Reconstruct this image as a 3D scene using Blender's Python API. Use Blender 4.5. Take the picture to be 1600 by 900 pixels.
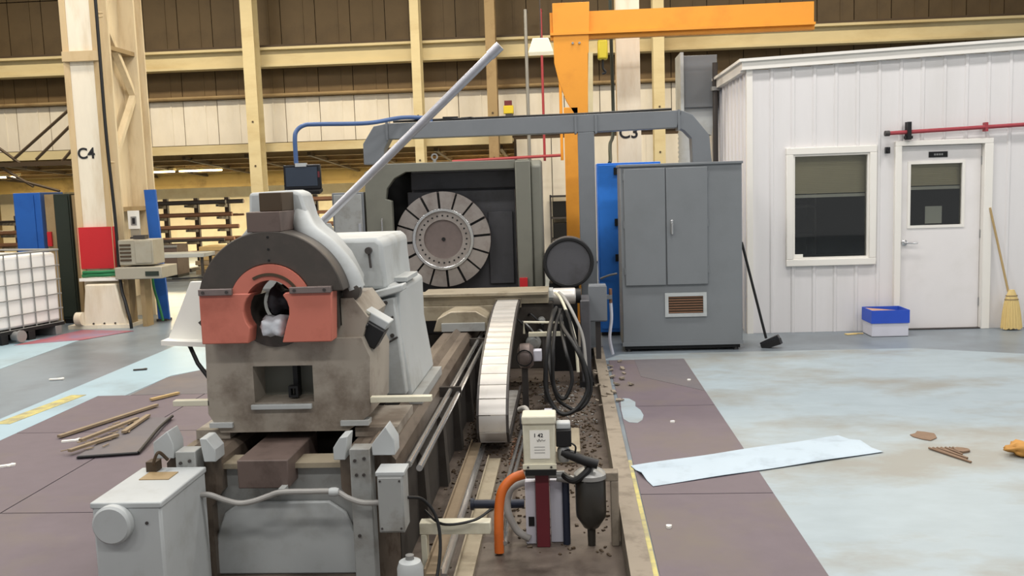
import bpy, bmesh, math, random
from mathutils import Vector, Matrix
random.seed(7)
R = math.radians
for o in list(bpy.data.objects): bpy.data.objects.remove(o)
S = bpy.context.scene
COL = S.collection

# ------------------------------------------------------------------ camera
F_PX, ROLL, PITCH, YAW, EYE = 1450.0, R(1.87), R(6.37), R(3.54), 1.75
cd = bpy.data.cameras.new('camera'); cam = bpy.data.objects.new('camera', cd); COL.objects.link(cam)
cd.sensor_width = 36.0; cd.lens = 36.0 * F_PX / 1600.0; cd.clip_start = 0.05; cd.clip_end = 200
fw = Vector((-math.sin(YAW)*math.cos(PITCH), math.cos(YAW)*math.cos(PITCH), -math.sin(PITCH)))
r0 = Vector((math.cos(YAW), math.sin(YAW), 0)); u0 = r0.cross(fw)
rr = r0*math.cos(ROLL) - u0*math.sin(ROLL); uu = r0*math.sin(ROLL) + u0*math.cos(ROLL)
m = Matrix((rr, uu, -fw)).transposed().to_4x4(); m.translation = (0, 0, EYE)
cam.matrix_world = m
S.camera = cam
# ------------------------------------------------------------------ light
w = bpy.data.worlds.new('hall_ambient'); S.world = w; w.use_nodes = True
w.node_tree.nodes['Background'].inputs[0].default_value = (0.95, 0.97, 1.0, 1)
w.node_tree.nodes['Background'].inputs[1].default_value = 0.50
S.view_settings.view_transform = 'Standard'; S.view_settings.look = 'None'
S.view_settings.gamma = 1; S.view_settings.use_curve_mapping = False
S.view_settings.exposure = -0.12
def area(name, loc, sx, sy, power, col, rot=(0, 0, 0)):
    l = bpy.data.lights.new(name, 'AREA'); l.shape = 'RECTANGLE'; l.size = sx; l.size_y = sy; l.energy = power; l.color = col
    o = bpy.data.objects.new(name, l); COL.objects.link(o); o.location = loc; o.rotation_euler = rot
    return o
for x in (-8.5, -3.5, 1.5, 6.5):
    for y in (-1.5, 3.5, 8.0):
        area('high_bay_light', (x, y, 7.1), 2.4, 0.6, 185, (1.0, 0.97, 0.94))
for x in (-8.5, -3.5, 0.9):
    area('column_fill_light', (x, 10.6, 7.1), 2.4, 0.6, 170, (1.0, 0.92, 0.80))  # added fill row to brighten the column fronts, not a known fixture
for x in (-12, -7.5, -3, 1.5, 6.5):
    area('crane_bay_light', (x, 15.6, 7.1), 2.4, 0.6, 300, (1.0, 0.86, 0.64))
for x in (-14, -10, -6, -2.8):
    area('lean_to_light', (x, 22.6, 2.30), 2.4, 0.3, 430, (1.0, 0.84, 0.55))

# ------------------------------------------------------------------ materials
def lin(c):
    return tuple((v/255/12.92 if v/255 <= 0.04045 else ((v/255+0.055)/1.055)**2.4) for v in c)
MATS = {}
def mat(name, col, rough=0.55, metal=0.0, var=0.10, scale=5.0, bump=0.0, dirt=None, damt=0.0, dscale=2.0, dlow=0.5, stretch=(1, 1, 1), spec=0.4, emit=0.0):
    if name in MATS: return MATS[name]
    m = bpy.data.materials.new(name); m.use_nodes = True; nt = m.node_tree; N = nt.nodes; L = nt.links
    b = N['Principled BSDF']; b.inputs['Roughness'].default_value = rough; b.inputs['Metallic'].default_value = metal
    b.inputs['Specular IOR Level'].default_value = spec
    c = lin(col)
    tc = N.new('ShaderNodeTexCoord'); mp = N.new('ShaderNodeMapping'); mp.inputs['Scale'].default_value = stretch
    L.new(tc.outputs['Object'], mp.inputs['Vector'])
    nz = N.new('ShaderNodeTexNoise'); nz.inputs['Scale'].default_value = scale; nz.inputs['Detail'].default_value = 6; nz.inputs['Roughness'].default_value = 0.6
    L.new(mp.outputs[0], nz.inputs['Vector'])
    mx = N.new('ShaderNodeMix'); mx.data_type = 'RGBA'
    mx.inputs['A'].default_value = (*[v*(1-var) for v in c], 1); mx.inputs['B'].default_value = (*[min(1, v*(1+var)) for v in c], 1)
    L.new(nz.outputs['Fac'], mx.inputs['Factor']); out = mx.outputs['Result']
    if dirt:
        n2 = N.new('ShaderNodeTexNoise'); n2.inputs['Scale'].default_value = dscale; n2.inputs['Detail'].default_value = 8; n2.inputs['Roughness'].default_value = 0.65
        L.new(mp.outputs[0], n2.inputs['Vector'])
        mr = N.new('ShaderNodeMapRange'); mr.inputs['From Min'].default_value = dlow; mr.inputs['From Max'].default_value = dlow+0.18; mr.inputs['To Max'].default_value = damt
        L.new(n2.outputs['Fac'], mr.inputs['Value'])
        m2 = N.new('ShaderNodeMix'); m2.data_type = 'RGBA'; m2.inputs['B'].default_value = (*lin(dirt), 1)
        L.new(mr.outputs[0], m2.inputs['Factor']); L.new(out, m2.inputs['A']); out = m2.outputs['Result']
    L.new(out, b.inputs['Base Color'])
    if bump:
        bp = N.new('ShaderNodeBump'); bp.inputs['Strength'].default_value = bump; bp.inputs['Distance'].default_value = 0.01
        L.new(nz.outputs['Fac'], bp.inputs['Height']); L.new(bp.outputs[0], b.inputs['Normal'])
    if emit:
        b.inputs['Emission Color'].default_value = (*c, 1); b.inputs['Emission Strength'].default_value = emit
    MATS[name] = m; return m
M = dict(
 floor_grey=mat('floor_grey', (120, 130, 138), .35, dirt=(95, 100, 104), damt=.7, dscale=.7, var=.12, scale=3, dlow=.45),
 lane_blue=mat('lane_blue', (152, 176, 188), .42, dirt=(130, 146, 154), damt=.7, dscale=1.2, var=.10, scale=3),
 floor_blue=mat('floor_blue', (150, 163, 170), .42, dirt=(134, 132, 124), damt=.85, dscale=.8, var=.16, scale=3.5, dlow=.46, stretch=(1, 1.6, 1)),
 floor_mat=mat('floor_mat', (98, 88, 95), .6, dirt=(104, 95, 88), damt=.85, dscale=.9, var=.14, scale=9),
 floor_slate=mat('floor_slate', (96, 92, 96), .6, dirt=(110, 100, 95), damt=.6, dscale=1.4, var=.14, scale=9),
 pit=mat('oily_pit_floor', (92, 82, 74), .5, dirt=(50, 40, 34), damt=.85, dscale=3.0, var=.25, scale=14, bump=.4),
 kerb=mat('kerb_concrete', (136, 126, 112), .7, dirt=(90, 80, 68), damt=.7, dscale=6),
 red_paint=mat('red_floor_paint', (158, 92, 100), .5, dirt=(128, 112, 136), damt=.9, dscale=2.5, dlow=.42),
 yellow_paint=mat('yellow_floor_paint', (188, 178, 108), .5, dirt=(140, 134, 108), damt=.9, dscale=7, dlow=.42),
 wall_white=mat('insulation_panel', (226, 220, 208), .7, dirt=(206, 194, 168), damt=.55, dscale=1.1, stretch=(1, 1, .4)),
 wall_brown=mat('brown_sheet_panel', (112, 92, 62), .6, dirt=(92, 74, 50), damt=.6, dscale=1.5),
 wall_dark=mat('dark_sheet_panel', (92, 76, 52), .6, dirt=(74, 60, 40), damt=.6, dscale=1.5),
 girder=mat('cream_girder', (204, 190, 150), .55, dirt=(170, 146, 100), damt=.6, dscale=1.2, stretch=(.3, 1, 1)),
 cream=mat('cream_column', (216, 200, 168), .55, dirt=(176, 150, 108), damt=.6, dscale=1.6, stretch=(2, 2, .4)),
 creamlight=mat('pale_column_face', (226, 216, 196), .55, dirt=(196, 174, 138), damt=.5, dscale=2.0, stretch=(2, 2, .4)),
 tan_light=mat('light_tan_steel', (196, 172, 132), .55, dirt=(164, 136, 94), damt=.6, dscale=2.5, stretch=(2,2,.4)),
 tan=mat('tan_steel', (152, 130, 94), .6, dirt=(110, 84, 50), damt=.6),
 dkbrown=mat('dark_brown_steel', (70, 56, 40), .6),
 ceil=mat('ceiling_sheet', (130, 120, 100), .7),
 leanceil=mat('lean_to_sheet', (150, 126, 74), .65, dirt=(100, 80, 44), damt=.7),
 concrete=mat('pale_wall', (226, 214, 186), .75, dirt=(205, 186, 150), damt=.5),
 red=mat('red_band_paint', (190, 38, 44), .45, var=.06),
 green=mat('green_hose', (40, 120, 74), .45),
 blue=mat('blue_paint', (38, 92, 170), .45, var=.06, dirt=(30, 70, 140), damt=.4),
 bluelight=mat('bright_blue_paint', (50, 128, 224), .45, var=.06, dirt=(38, 92, 170), damt=.4),
 dkgreen=mat('dark_green_paint', (40, 48, 40), .5),
 white=mat('white_office_paint', (224, 221, 220), .45, var=.03, dirt=(212, 209, 206), damt=.5, dscale=.8, stretch=(2, 2, .3)),
 trimwhite=mat('trim_white', (234, 230, 222), .45, var=.03),
 doorwhite=mat('door_white', (230, 226, 224), .4, var=.03, dirt=(214, 210, 204), damt=.4, dscale=1.5),
 cab=mat('cabinet_grey', (118, 122, 125), .42, var=.05, dirt=(108, 112, 114), damt=.5, dscale=1.5),
 duct=mat('wireway_grey', (114, 118, 122), .45, var=.06, dirt=(104, 108, 112), damt=.5),
 guard=mat('guard_olive_grey', (112, 112, 102), .5, var=.07, dirt=(98, 98, 90), damt=.5, dscale=2),
 black=mat('black_rubber', (20, 20, 21), .5),
 blackgloss=mat('black_plastic', (24, 24, 28), .25),
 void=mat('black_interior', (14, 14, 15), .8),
 headgrey=mat('headstock_grey', (78, 78, 82), .45, var=.08, dirt=(54, 52, 52), damt=.6, dscale=3),
 steel=mat('machined_steel', (172, 164, 158), .38, metal=.75, var=.12, scale=30, dirt=(120, 106, 98), damt=.5, dscale=4),
 steeldark=mat('stained_steel', (128, 116, 112), .45, metal=.5, var=.15, scale=20),
 chrome=mat('bright_steel', (205, 205, 205), .22, metal=.9, var=.06),
 pipe=mat('galvanised_pipe', (178, 178, 184), .35, metal=.55, var=.12, scale=12, stretch=(1, 1, 4)),
 castlight=mat('light_grey_casting', (176, 180, 180), .5, var=.06, dirt=(150, 150, 144), damt=.6, dscale=3, bump=.08),
 castmid=mat('grey_casting', (152, 154, 152), .5, var=.08, dirt=(112, 106, 96), damt=.7, dscale=3.5),
 pedestal=mat('oily_grey_casting', (152, 144, 132), .5, var=.12, dirt=(104, 92, 80), damt=.85, dscale=3.2, dlow=.44),
 ring=mat('dark_ring_steel', (74, 69, 64), .48, metal=.25, var=.14, scale=24, dirt=(92, 82, 76), damt=.5, dscale=4),
 salmon=mat('salmon_paint', (192, 112, 95), .5, var=.08, dirt=(158, 86, 70), damt=.5, dscale=5),
 rail=mat('oily_brown_way', (108, 97, 86), .4, metal=.2, var=.18, scale=16, dirt=(66, 52, 42), damt=.7, dscale=6, stretch=(4, .6, 1)),
 bedside=mat('dirty_bed_side', (58, 53, 48), .85, var=.18, dirt=(40, 34, 30), damt=.8, dscale=4),
 beigemetal=mat('beige_saddle', (158, 148, 128), .42, metal=.15, var=.12, scale=10, dirt=(110, 98, 80), damt=.7, dscale=5),
 chainmetal=mat('chain_cover_steel', (222, 218, 212), .3, metal=.5, var=.05, dirt=(170, 160, 148), damt=.3, dscale=5),
 bluegrey=mat('blue_grey_conduit', (70, 96, 140), .4),
 orange=mat('crane_orange', (224, 150, 48), .5, var=.06, dirt=(200, 126, 40), damt=.5),
 orangehose=mat('orange_hose', (196, 98, 36), .4),
 yellow=mat('hook_yellow', (206, 184, 50), .5),
 redpipe=mat('red_pipe', (160, 62, 70), .45),
 maroon=mat('maroon_post', (98, 34, 42), .45),
 beigebox=mat('beige_enclosure', (206, 202, 182), .45, var=.04, dirt=(180, 170, 140), damt=.5, dscale=6),
 paper=mat('paper', (232, 230, 222), .7, var=.02),
 ink=mat('ink', (30, 30, 34), .7, var=0),
 blockbrown=mat('brown_block', (98, 84, 78), .5, dirt=(66, 54, 48), damt=.7, dscale=6),
 cable=mat('grey_cable', (150, 148, 144), .5),
 bluebox=mat('blue_cardboard', (44, 82, 190), .55), boxwhite=mat('white_cardboard', (206, 206, 216), .6),
 cardboard=mat('cardboard', (190, 150, 130), .8),
 straw=mat('broom_straw', (216, 190, 128), .8, var=.2, scale=30, stretch=(3, 3, .4)), wood=mat('pale_wood', (176, 150, 104), .6, var=.15, stretch=(1, 1, .2)),
 stick=mat('wood_scrap', (138, 122, 100), .75, var=.2, scale=12),
 sheet=mat('pale_blue_sheet', (170, 186, 199), .45, var=.05, dirt=(146, 160, 172), damt=.7, dscale=4),
 leaf=mat('brown_scrap', (120, 98, 80), .8, var=.25, scale=15), glove=mat('tan_leather', (176, 128, 62), .7, var=.2),
 tote=mat('tote_plastic', (230, 228, 226), .4, var=.03), galv=mat('galvanised', (150, 150, 148), .4, metal=.4),
 screen=mat('monitor_screen', (52, 60, 72), .2, var=.15, scale=4),
 sandy=mat('workstation_beige', (160, 154, 138), .55, dirt=(140, 126, 100), damt=.5),
 rustbar=mat('rusty_bar', (120, 86, 64), .6, var=.25, scale=10), darkbar=mat('dark_bar', (62, 58, 56), .5), greybar=mat('grey_bar', (150, 148, 146), .45, metal=.4),
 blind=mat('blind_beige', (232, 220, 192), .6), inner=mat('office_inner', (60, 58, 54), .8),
 lampglow=mat('lamp_glow', (255, 226, 160), .5, var=0, emit=18.0), lampshade=mat('lamp_shade', (240, 232, 206), .5, var=0, emit=0.6),
 oilpan=mat('filter_bowl_dark', (48, 46, 42), .3, var=.15), navy=mat('navy_pipe', (34, 40, 56), .4),
 rag=mat('striped_rag', (40, 38, 42), .8, dirt=(220, 220, 222), damt=.9, dscale=7, dlow=.55),
 ragwhite=mat('pale_rag', (196, 200, 206), .8, var=.15, bump=.4),
)
def glass():
    m = bpy.data.materials.new('window_glass'); m.use_nodes = True; N = m.node_tree.nodes; L = m.node_tree.links; N.clear()
    o = N.new('ShaderNodeOutputMaterial'); mx = N.new('ShaderNodeMixShader'); t = N.new('ShaderNodeBsdfTransparent'); g = N.new('ShaderNodeBsdfGlossy')
    t.inputs[0].default_value = (.88, .89, .86, 1); g.inputs['Roughness'].default_value = .03
    fr = N.new('ShaderNodeFresnel'); fr.inputs[0].default_value = 1.6
    L.new(fr.outputs[0], mx.inputs[0]); L.new(t.outputs[0], mx.inputs[1]); L.new(g.outputs[0], mx.inputs[2]); L.new(mx.outputs[0], o.inputs[0])
    return m
M['glass'] = glass()

# ------------------------------------------------------------------ mesh helpers
class MB:
    def __init__(s): s.v = []; s.f = []
    def add(s, vs, fs):
        n = len(s.v); s.v += [tuple(p) for p in vs]; s.f += [tuple(i+n for i in f) for f in fs]; return s
    def box(s, x0, x1, y0, y1, z0, z1):
        return s.add([(x0,y0,z0),(x1,y0,z0),(x1,y1,z0),(x0,y1,z0),(x0,y0,z1),(x1,y0,z1),(x1,y1,z1),(x0,y1,z1)],
                     [(3,2,1,0),(4,5,6,7),(0,1,5,4),(1,2,6,5),(2,3,7,6),(3,0,4,7)])
    def rbox(s, c, size, rot=(0,0,0)):
        from mathutils import Euler
        e = Euler([R(a) for a in rot]).to_matrix(); c = Vector(c); h = [k/2 for k in size]
        vs = [c + e @ Vector((sx*h[0], sy*h[1], sz*h[2])) for sz in (-1,1) for sx, sy in ((-1,-1),(1,-1),(1,1),(-1,1))]
        return s.add(vs, [(3,2,1,0),(4,5,6,7),(0,1,5,4),(1,2,6,5),(2,3,7,6),(3,0,4,7)])
    def prism(s, pts, a, b, ax='y'):
        n = len(pts)
        def P(p, t): return (p[0], t, p[1]) if ax == 'y' else ((p[0], p[1], t) if ax == 'z' else (t, p[0], p[1]))
        vs = [P(p, a) for p in pts] + [P(p, b) for p in pts]
        fs = [tuple(range(n)), tuple(range(2*n-1, n-1, -1))] + [(i, (i+1) % n, n+(i+1) % n, n+i) for i in range(n)]
        return s.add(vs, fs)
    def frame(s, x0, x1, z0, z1, t, y0, y1):
        s.box(x0, x1, y0, y1, z1-t, z1); s.box(x0, x1, y0, y1, z0, z0+t); s.box(x0, x0+t, y0, y1, z0+t, z1-t); s.box(x1-t, x1, y0, y1, z0+t, z1-t); return s
    def ring(s, c, r0, r1, y0, y1, a0=0, a1=360, n=48):
        full = abs(a1-a0) >= 359.9; k = n if full else n+1
        vs = []
        for i in range(k):
            a = R(a0 + (a1-a0)*i/n)
            for r, y in ((r0,y0),(r1,y0),(r1,y1),(r0,y1)): vs.append((c[0]+r*math.cos(a), y, c[1]+r*math.sin(a)))
        fs = []
        for i in range(n):
            j = (i+1) % k
            for q in range(4): fs.append((4*i+q, 4*i+(q+1) % 4, 4*j+(q+1) % 4, 4*j+q))
        if not full: fs += [(0,1,2,3), (4*n+3,4*n+2,4*n+1,4*n)]
        return s.add(vs, fs)
    def tube(s, pts, r, n=10, r2=None):
        pts = [Vector(p) for p in pts]; k = len(pts); vs = []; up = None
        for i, p in enumerate(pts):
            d = (pts[min(i+1,k-1)] - pts[max(i-1,0)]).normalized()
            if up is None: up = d.orthogonal().normalized()
            up = (up - d*up.dot(d)).normalized(); sd = d.cross(up)
            rad = r if r2 is None else r + (r2-r)*i/(k-1)
            for q in range(n):
                a = 2*math.pi*q/n; vs.append(p + up*rad*math.cos(a) + sd*rad*math.sin(a))
        fs = [(i*n+q, i*n+(q+1) % n, (i+1)*n+(q+1) % n, (i+1)*n+q) for i in range(k-1) for q in range(n)]
        fs += [tuple(range(n-1,-1,-1)), tuple(range((k-1)*n, k*n))]
        return s.add(vs, fs)
    def lathe(s, prof, o, axis='y', n=32):
        vs = []; k = len(prof)
        for r, t in prof:
            for q in range(n):
                a = 2*math.pi*q/n; c, d = r*math.cos(a), r*math.sin(a)
                vs.append((o[0]+c, o[1]+t, o[2]+d) if axis == 'y' else ((o[0]+c, o[1]+d, o[2]+t) if axis == 'z' else (o[0]+t, o[1]+c, o[2]+d)))
        fs = [(i*n+q, i*n+(q+1) % n, (i+1)*n+(q+1) % n, (i+1)*n+q) for i in range(k-1) for q in range(n)]
        fs += [tuple(range(n-1,-1,-1)), tuple(range((k-1)*n, k*n))]
        return s.add(vs, fs)
def bez(pts, n=8):
    P = [Vector(p) for p in pts]; out = []
    for i in range(len(P)-1):
        a, b, c, d = P[max(i-1,0)], P[i], P[i+1], P[min(i+2,len(P)-1)]
        for k in range(n):
            t = k/n; out.append(0.5*((2*b)+(c-a)*t+(2*a-5*b+4*c-d)*t*t+(3*b-a-3*c+d)*t**3))
    out.append(P[-1]); return out
ORG = {}
def props(o, label=None, cat=None, group=None, kind=None):
    if label: o['label'] = label
    if cat: o['category'] = cat
    if group: o['group'] = group
    if kind: o['kind'] = kind
    return o
def thing(name, label, cat, loc=(0,0,0), rz=0, group=None, kind=None, local=False):
    o = bpy.data.objects.new(name, None); COL.objects.link(o); o.location = loc; o.rotation_euler = (0,0,R(rz)); o.empty_display_size = .1
    ORG[o.name] = Vector((0,0,0)) if local else Vector(loc)
    return props(o, label, cat, group, kind)
def build(mb, name, m, parent=None, bev=0, label=None, cat=None, group=None, kind=None, ang=35):
    me = bpy.data.meshes.new(name)
    if parent: org = ORG[parent.name]
    else:
        xs = [p[0] for p in mb.v]; ys = [p[1] for p in mb.v]; zs = [p[2] for p in mb.v]
        org = Vector(((min(xs)+max(xs))/2, (min(ys)+max(ys))/2, min(zs)))
    me.from_pydata([tuple(Vector(p)-org) for p in mb.v], [], mb.f)
    b = bmesh.new(); b.from_mesh(me); bmesh.ops.recalc_face_normals(b, faces=b.faces[:]); b.to_mesh(me); b.free()
    for p in me.polygons: p.use_smooth = True
    me.set_sharp_from_angle(angle=R(ang))
    me.materials.append(M[m] if isinstance(m, str) else m)
    o = bpy.data.objects.new(name, me); COL.objects.link(o)
    if parent: o.parent = parent
    else: o.location = org
    ORG[o.name] = org
    if bev:
        bm_ = o.modifiers.new('edge_round', 'BEVEL'); bm_.width = bev; bm_.segments = 2; bm_.limit_method = 'ANGLE'; bm_.angle_limit = R(40)
    return props(o, label, cat, group, kind)
def piece(src, name, parent, dx=0, dy=0, dz=0):
    o = bpy.data.objects.new(name, src.data); COL.objects.link(o); o.parent = parent; o.location = src.location + Vector((dx,dy,dz)); return o
def text(body, name, size, loc, rot, m, parent, depth=.002):
    cu = bpy.data.curves.new('txt', 'FONT'); cu.body = body; cu.size = size; cu.extrude = depth; cu.offset = size*.022; cu.align_x = 'CENTER'; cu.align_y = 'CENTER'
    t = bpy.data.objects.new('txt', cu); COL.objects.link(t); bpy.context.view_layer.update()
    me = bpy.data.meshes.new_from_object(t.evaluated_get(bpy.context.evaluated_depsgraph_get())); bpy.data.objects.remove(t)
    me.materials.clear(); me.materials.append(M[m]); o = bpy.data.objects.new(name, me); COL.objects.link(o)
    o.parent = parent; o.location = Vector(loc) - ORG[parent.name]; o.rotation_euler = [R(a) for a in rot]; return o
B = MB

# ================================================================== SETTING
# ---- floor with the machine pit
fl = B()
for x0, x1, y0, y1 in ((-17,-2.10,-6,27),(0.24,13,-6,27),(-2.10,0.24,9.9,27),(-2.10,0.24,-6,2.4)): fl.box(x0,x1,y0,y1,-.3,0)
floor = build(fl, 'floor', 'floor_grey', label='grey painted concrete shop floor with pale blue lanes', cat='floor', kind='structure')
def fpart(pts, name, m, h=.003, z=0.0): return build(B().prism(pts, z, z+h, 'z'), name, m, floor, kind='structure')
fpart([(1.1,2),(13,2),(13,8.9),(4.3,8.9),(3.4,9.32),(1.1,9.32)], 'blue_paint', 'floor_blue')
fpart([(.3,9.02),(1.1,9.02),(1.1,9.32),(.5,9.32)], 'blue_paint', 'floor_blue')
fpart([(-4.61,-6),(-4.2,-6),(-4.2,7.85),(-3.95,7.85),(-3.9,8.7),(-3.6,9.1),(-2.6,9.6),(-2.6,11.6),(-4.61,11.0)], 'blue_paint', 'lane_blue')
fpart([(-7.2,5),(-5.97,5),(-5.97,9.2),(-6.1,11.2),(-7.2,11.2)], 'blue_paint', 'lane_blue')
fpart([(-6.75,10.75),(-6.05,11.05),(-5.7,11.7),(-6.5,11.9)], 'red_paint', 'red_paint', z=.003)
fpart([(-4.56,6.9),(-4.42,6.9),(-4.33,7.9),(-4.47,7.9)], 'yellow_paint', 'yellow_paint', z=.003)
fpart([(-3.9,7.85),(-2.1,7.85),(-2.1,9.6),(-2.6,9.6),(-3.6,9.1),(-3.9,8.6)], 'slate_mat', 'floor_slate', h=.006)
# floor mats (separate rectangles with seams)
for x0, x1 in ((-4.19,-3.23),(-3.22,-2.10)):
    for y0, y1 in ((-1.2,1.23),(1.24,3.4),(3.41,4.86),(4.87,6.6),(6.61,7.84)): fpart([(x0,y0),(x1,y0),(x1,y1),(x0,y1)], 'floor_mat', 'floor_mat', h=.006)
for y0, y1 in ((-1.2,1.23),(1.24,3.2),(3.21,5.05),(5.06,7.1),(7.11,9.0)): fpart([(.37,y0),(1.1,y0),(1.1,y1),(.37,y1)], 'floor_mat', 'floor_mat', h=.006)
fpart([(.62,8.2),(1.09,7.6),(1.09,9.0),(.62,9.0)], 'slate_mat', 'floor_slate', h=.002, z=.006)
pit = build(B().box(-2.10,.24,2.4,9.9,-.34,-.15), 'floor_pit', 'pit', label='oily brown machine pit floor beside the lathe bed', cat='floor', kind='structure')
kb = build(B().box(.24,.34,2.4,9.9,-.15,.012), 'trim_1', 'kerb', label='worn concrete kerb strip along the machine pit', cat='kerb', kind='structure')
build(B().box(.34,.364,2.4,5.7,.0,.006), 'yellow_line', 'yellow_paint', kb)
# ---- main hall back wall, panels as pieces
wb = thing('wall_back', 'panelled hall wall with pale insulation strip behind the machines', 'wall', (0,20,0), kind='structure')
build(B().box(-17,13,20.06,20.16,2.72,7.4), 'backing', 'dkbrown', wb)
build(B().box(-1.1,13,20.06,20.16,0,2.72), 'backing', 'dkbrown', wb)
PW = .75
rows = {}
def panel_row(x0, n, z0, z1, m):
    key = (z0, z1, m); first = None
    for i in range(n):
        x = x0 + i*PW
        if first is None:
            bmk = B().box(x+.008, x+PW-.008, 20.0, 20.06, z0, z1); bmk.box(x+PW*.62, x+PW*.66, 19.985, 20.0, z0, z1)
            first = build(bmk, 'panel', m, wb)
        else: piece(first, 'panel', wb, dx=i*PW)
panel_row(-16.5, 39, 2.82, 3.76, 'wall_white')
panel_row(-16.5, 39, 3.86, 4.42, 'wall_brown')
panel_row(-16.5, 39, 4.70, 6.0, 'wall_dark')
panel_row(-16.5, 39, 6.02, 7.35, 'wall_dark')
panel_row(-1.05, 18, 0.05, 2.70, 'wall_white')
gd = thing('crane_girder', 'long cream runway girder along the back wall', 'girder', (-2,19.6,4.36))
build(B().box(-17,13,19.55,19.60,4.40,4.70), 'web', 'girder', gd)
build(B().box(-17,13,19.42,19.80,4.70,4.75), 'top_flange', 'girder', gd)
build(B().box(-17,13,19.45,19.78,4.355,4.40), 'bottom_flange', 'girder', gd)
build(B().box(-17,13,19.52,19.58,4.75,4.81), 'crane_rail', 'dkbrown', gd)
build(B().tube([(-17,19.85,3.81),(13,19.85,3.81)], .035, 8).box(-17,13,19.9,20.0,3.77,3.85), 'trim_2', 'tan', label='tan pipe rail along the top of the pale wall strip', cat='rail', kind='structure')
build(B().box(-17,-1.1,19.55,20.1,2.66,2.72).box(-17,-1.1,19.5,19.55,2.60,2.78), 'trim_3', 'girder', label='cream ledge below the pale wall strip', cat='ledge', kind='structure')
for i, (z, y, m, lb) in enumerate(((2.76,19.85,'darkbar','dark'),(2.755,19.68,'greybar','grey'))):
    build(B().tube([(-16,y,z),(-10.5,y,z)], .035, 8), 'stored_pipe', m, label=lb+' pipe stored on the ledge left of the marked column', cat='pipe', group='pipes on the ledge')
    build(B().tube([(-8.9+i*.3,y,z),(-4.3-i*.6,y,z)], .035, 8), 'stored_pipe', m, label=lb+' pipe stored on the ledge right of the marked column', cat='pipe', group='pipes on the ledge')
# wall columns
def wall_col(x, wd, label, m='girder', zt=7.4):
    t = thing('wall_column', label, 'column', (x,19.1,0), group='columns along the back wall')
    build(B().box(x-wd/2,x+wd/2,19.0,19.025,0,zt), 'front_flange', m, t)
    build(B().box(x-wd/2,x+wd/2,19.33,19.355,0,zt), 'rear_flange', m, t)
    build(B().box(x-.012,x+.012,19.025,19.33,0,zt), 'web', m, t)
    build(B().box(x-wd*.7,x+wd*.7,18.95,19.4,0,.03), 'base_plate', m, t)
    for z in (2.3,3.2): build(B().lathe([(.02,0),(.02,-.015)], (x,19.0,z),'y',8), 'bolt', 'dkbrown', t)
wall_col(-6.4,.25,'cream steel wall column to the left of the hanging monitor')
wall_col(-2.97,.18,'cream wall column crossing behind the leaning pipe')
wall_col(-9.9,.22,'cream wall column partly hidden behind the marked lattice column')
wall_col(-1.45,.20,'slim grey-tan wall column right of the leaning pipe tip','tan')
wall_col(1.9,.22,'cream wall column behind the cream post beside the orange crane')
# ---- ceiling and far parts
build(B().box(-17,13,-6,20.2,7.4,7.5), 'ceiling', 'ceil', label='sheet metal hall ceiling high above', cat='ceiling', kind='structure')
lc = build(B().prism([(20.1,2.72),(27,2.30),(27,2.36),(20.1,2.80)], -17, -1.1, 'x'), 'ceiling_annex', 'leanceil', label='tan sloping ceiling of the low rear bay', cat='ceiling', kind='structure')
for i in range(6):
    y = 20.6 + i*1.15; z = 2.72 - (y-20.1)*.061
    build(B().box(-17,-1.1,y-.04,y+.04,z-.16,z-.01).box(-17,-1.1,y-.08,y+.08,z-.17,z-.15), 'purlin', 'tan', lc)
for x in (-15,-12.6,-11.2,-9.8,-8.4,-7.0,-5.6,-4.2,-2.8,-1.4):
    build(B().prism([(20.2,2.52),(26.9,2.12),(26.9,2.20),(20.2,2.60)], x-.04, x+.04, 'x'), 'rafter', 'dkbrown', lc)
build(B().box(-17,-1.1,26.9,27.05,0,2.34), 'wall_far', 'concrete', label='pale brightly lit end wall of the low rear bay', cat='wall', kind='structure')
build(B().box(-1.1,-1.05,20.16,27,0,2.75), 'wall_annex', 'concrete', label='pale side wall closing the low rear bay', cat='wall', kind='structure')
build(B().box(-17,-16.9,-6,27,0,7.5), 'wall_left', 'wall_brown', label='brown sheet wall at the far left of the hall', cat='wall', kind='structure')
for x, lb in ((-10.2,'left glowing strip lamp under the rear bay ceiling'),(-9.0,'right glowing strip lamp under the rear bay ceiling'),(-14.2,'glowing strip lamp behind the blue cabinet at the left')):
    t = thing('strip_lamp', lb, 'lamp', (x,22.6,2.34), group='strip lamps in the rear bay')
    build(B().box(x-.55,x+.55,22.5,22.7,2.36,2.42), 'housing', 'girder', t)
    for d in (-.05,.05): build(B().tube([(x-.52,22.6+d,2.335),(x+.52,22.6+d,2.335)], .018, 8), 'lamp_tube', 'lampglow', t)
    for d in (-.4,.4): build(B().tube([(x+d,22.6,2.42),(x+d,22.6,2.56)], .006, 6), 'hanger', 'dkbrown', t)

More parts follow.
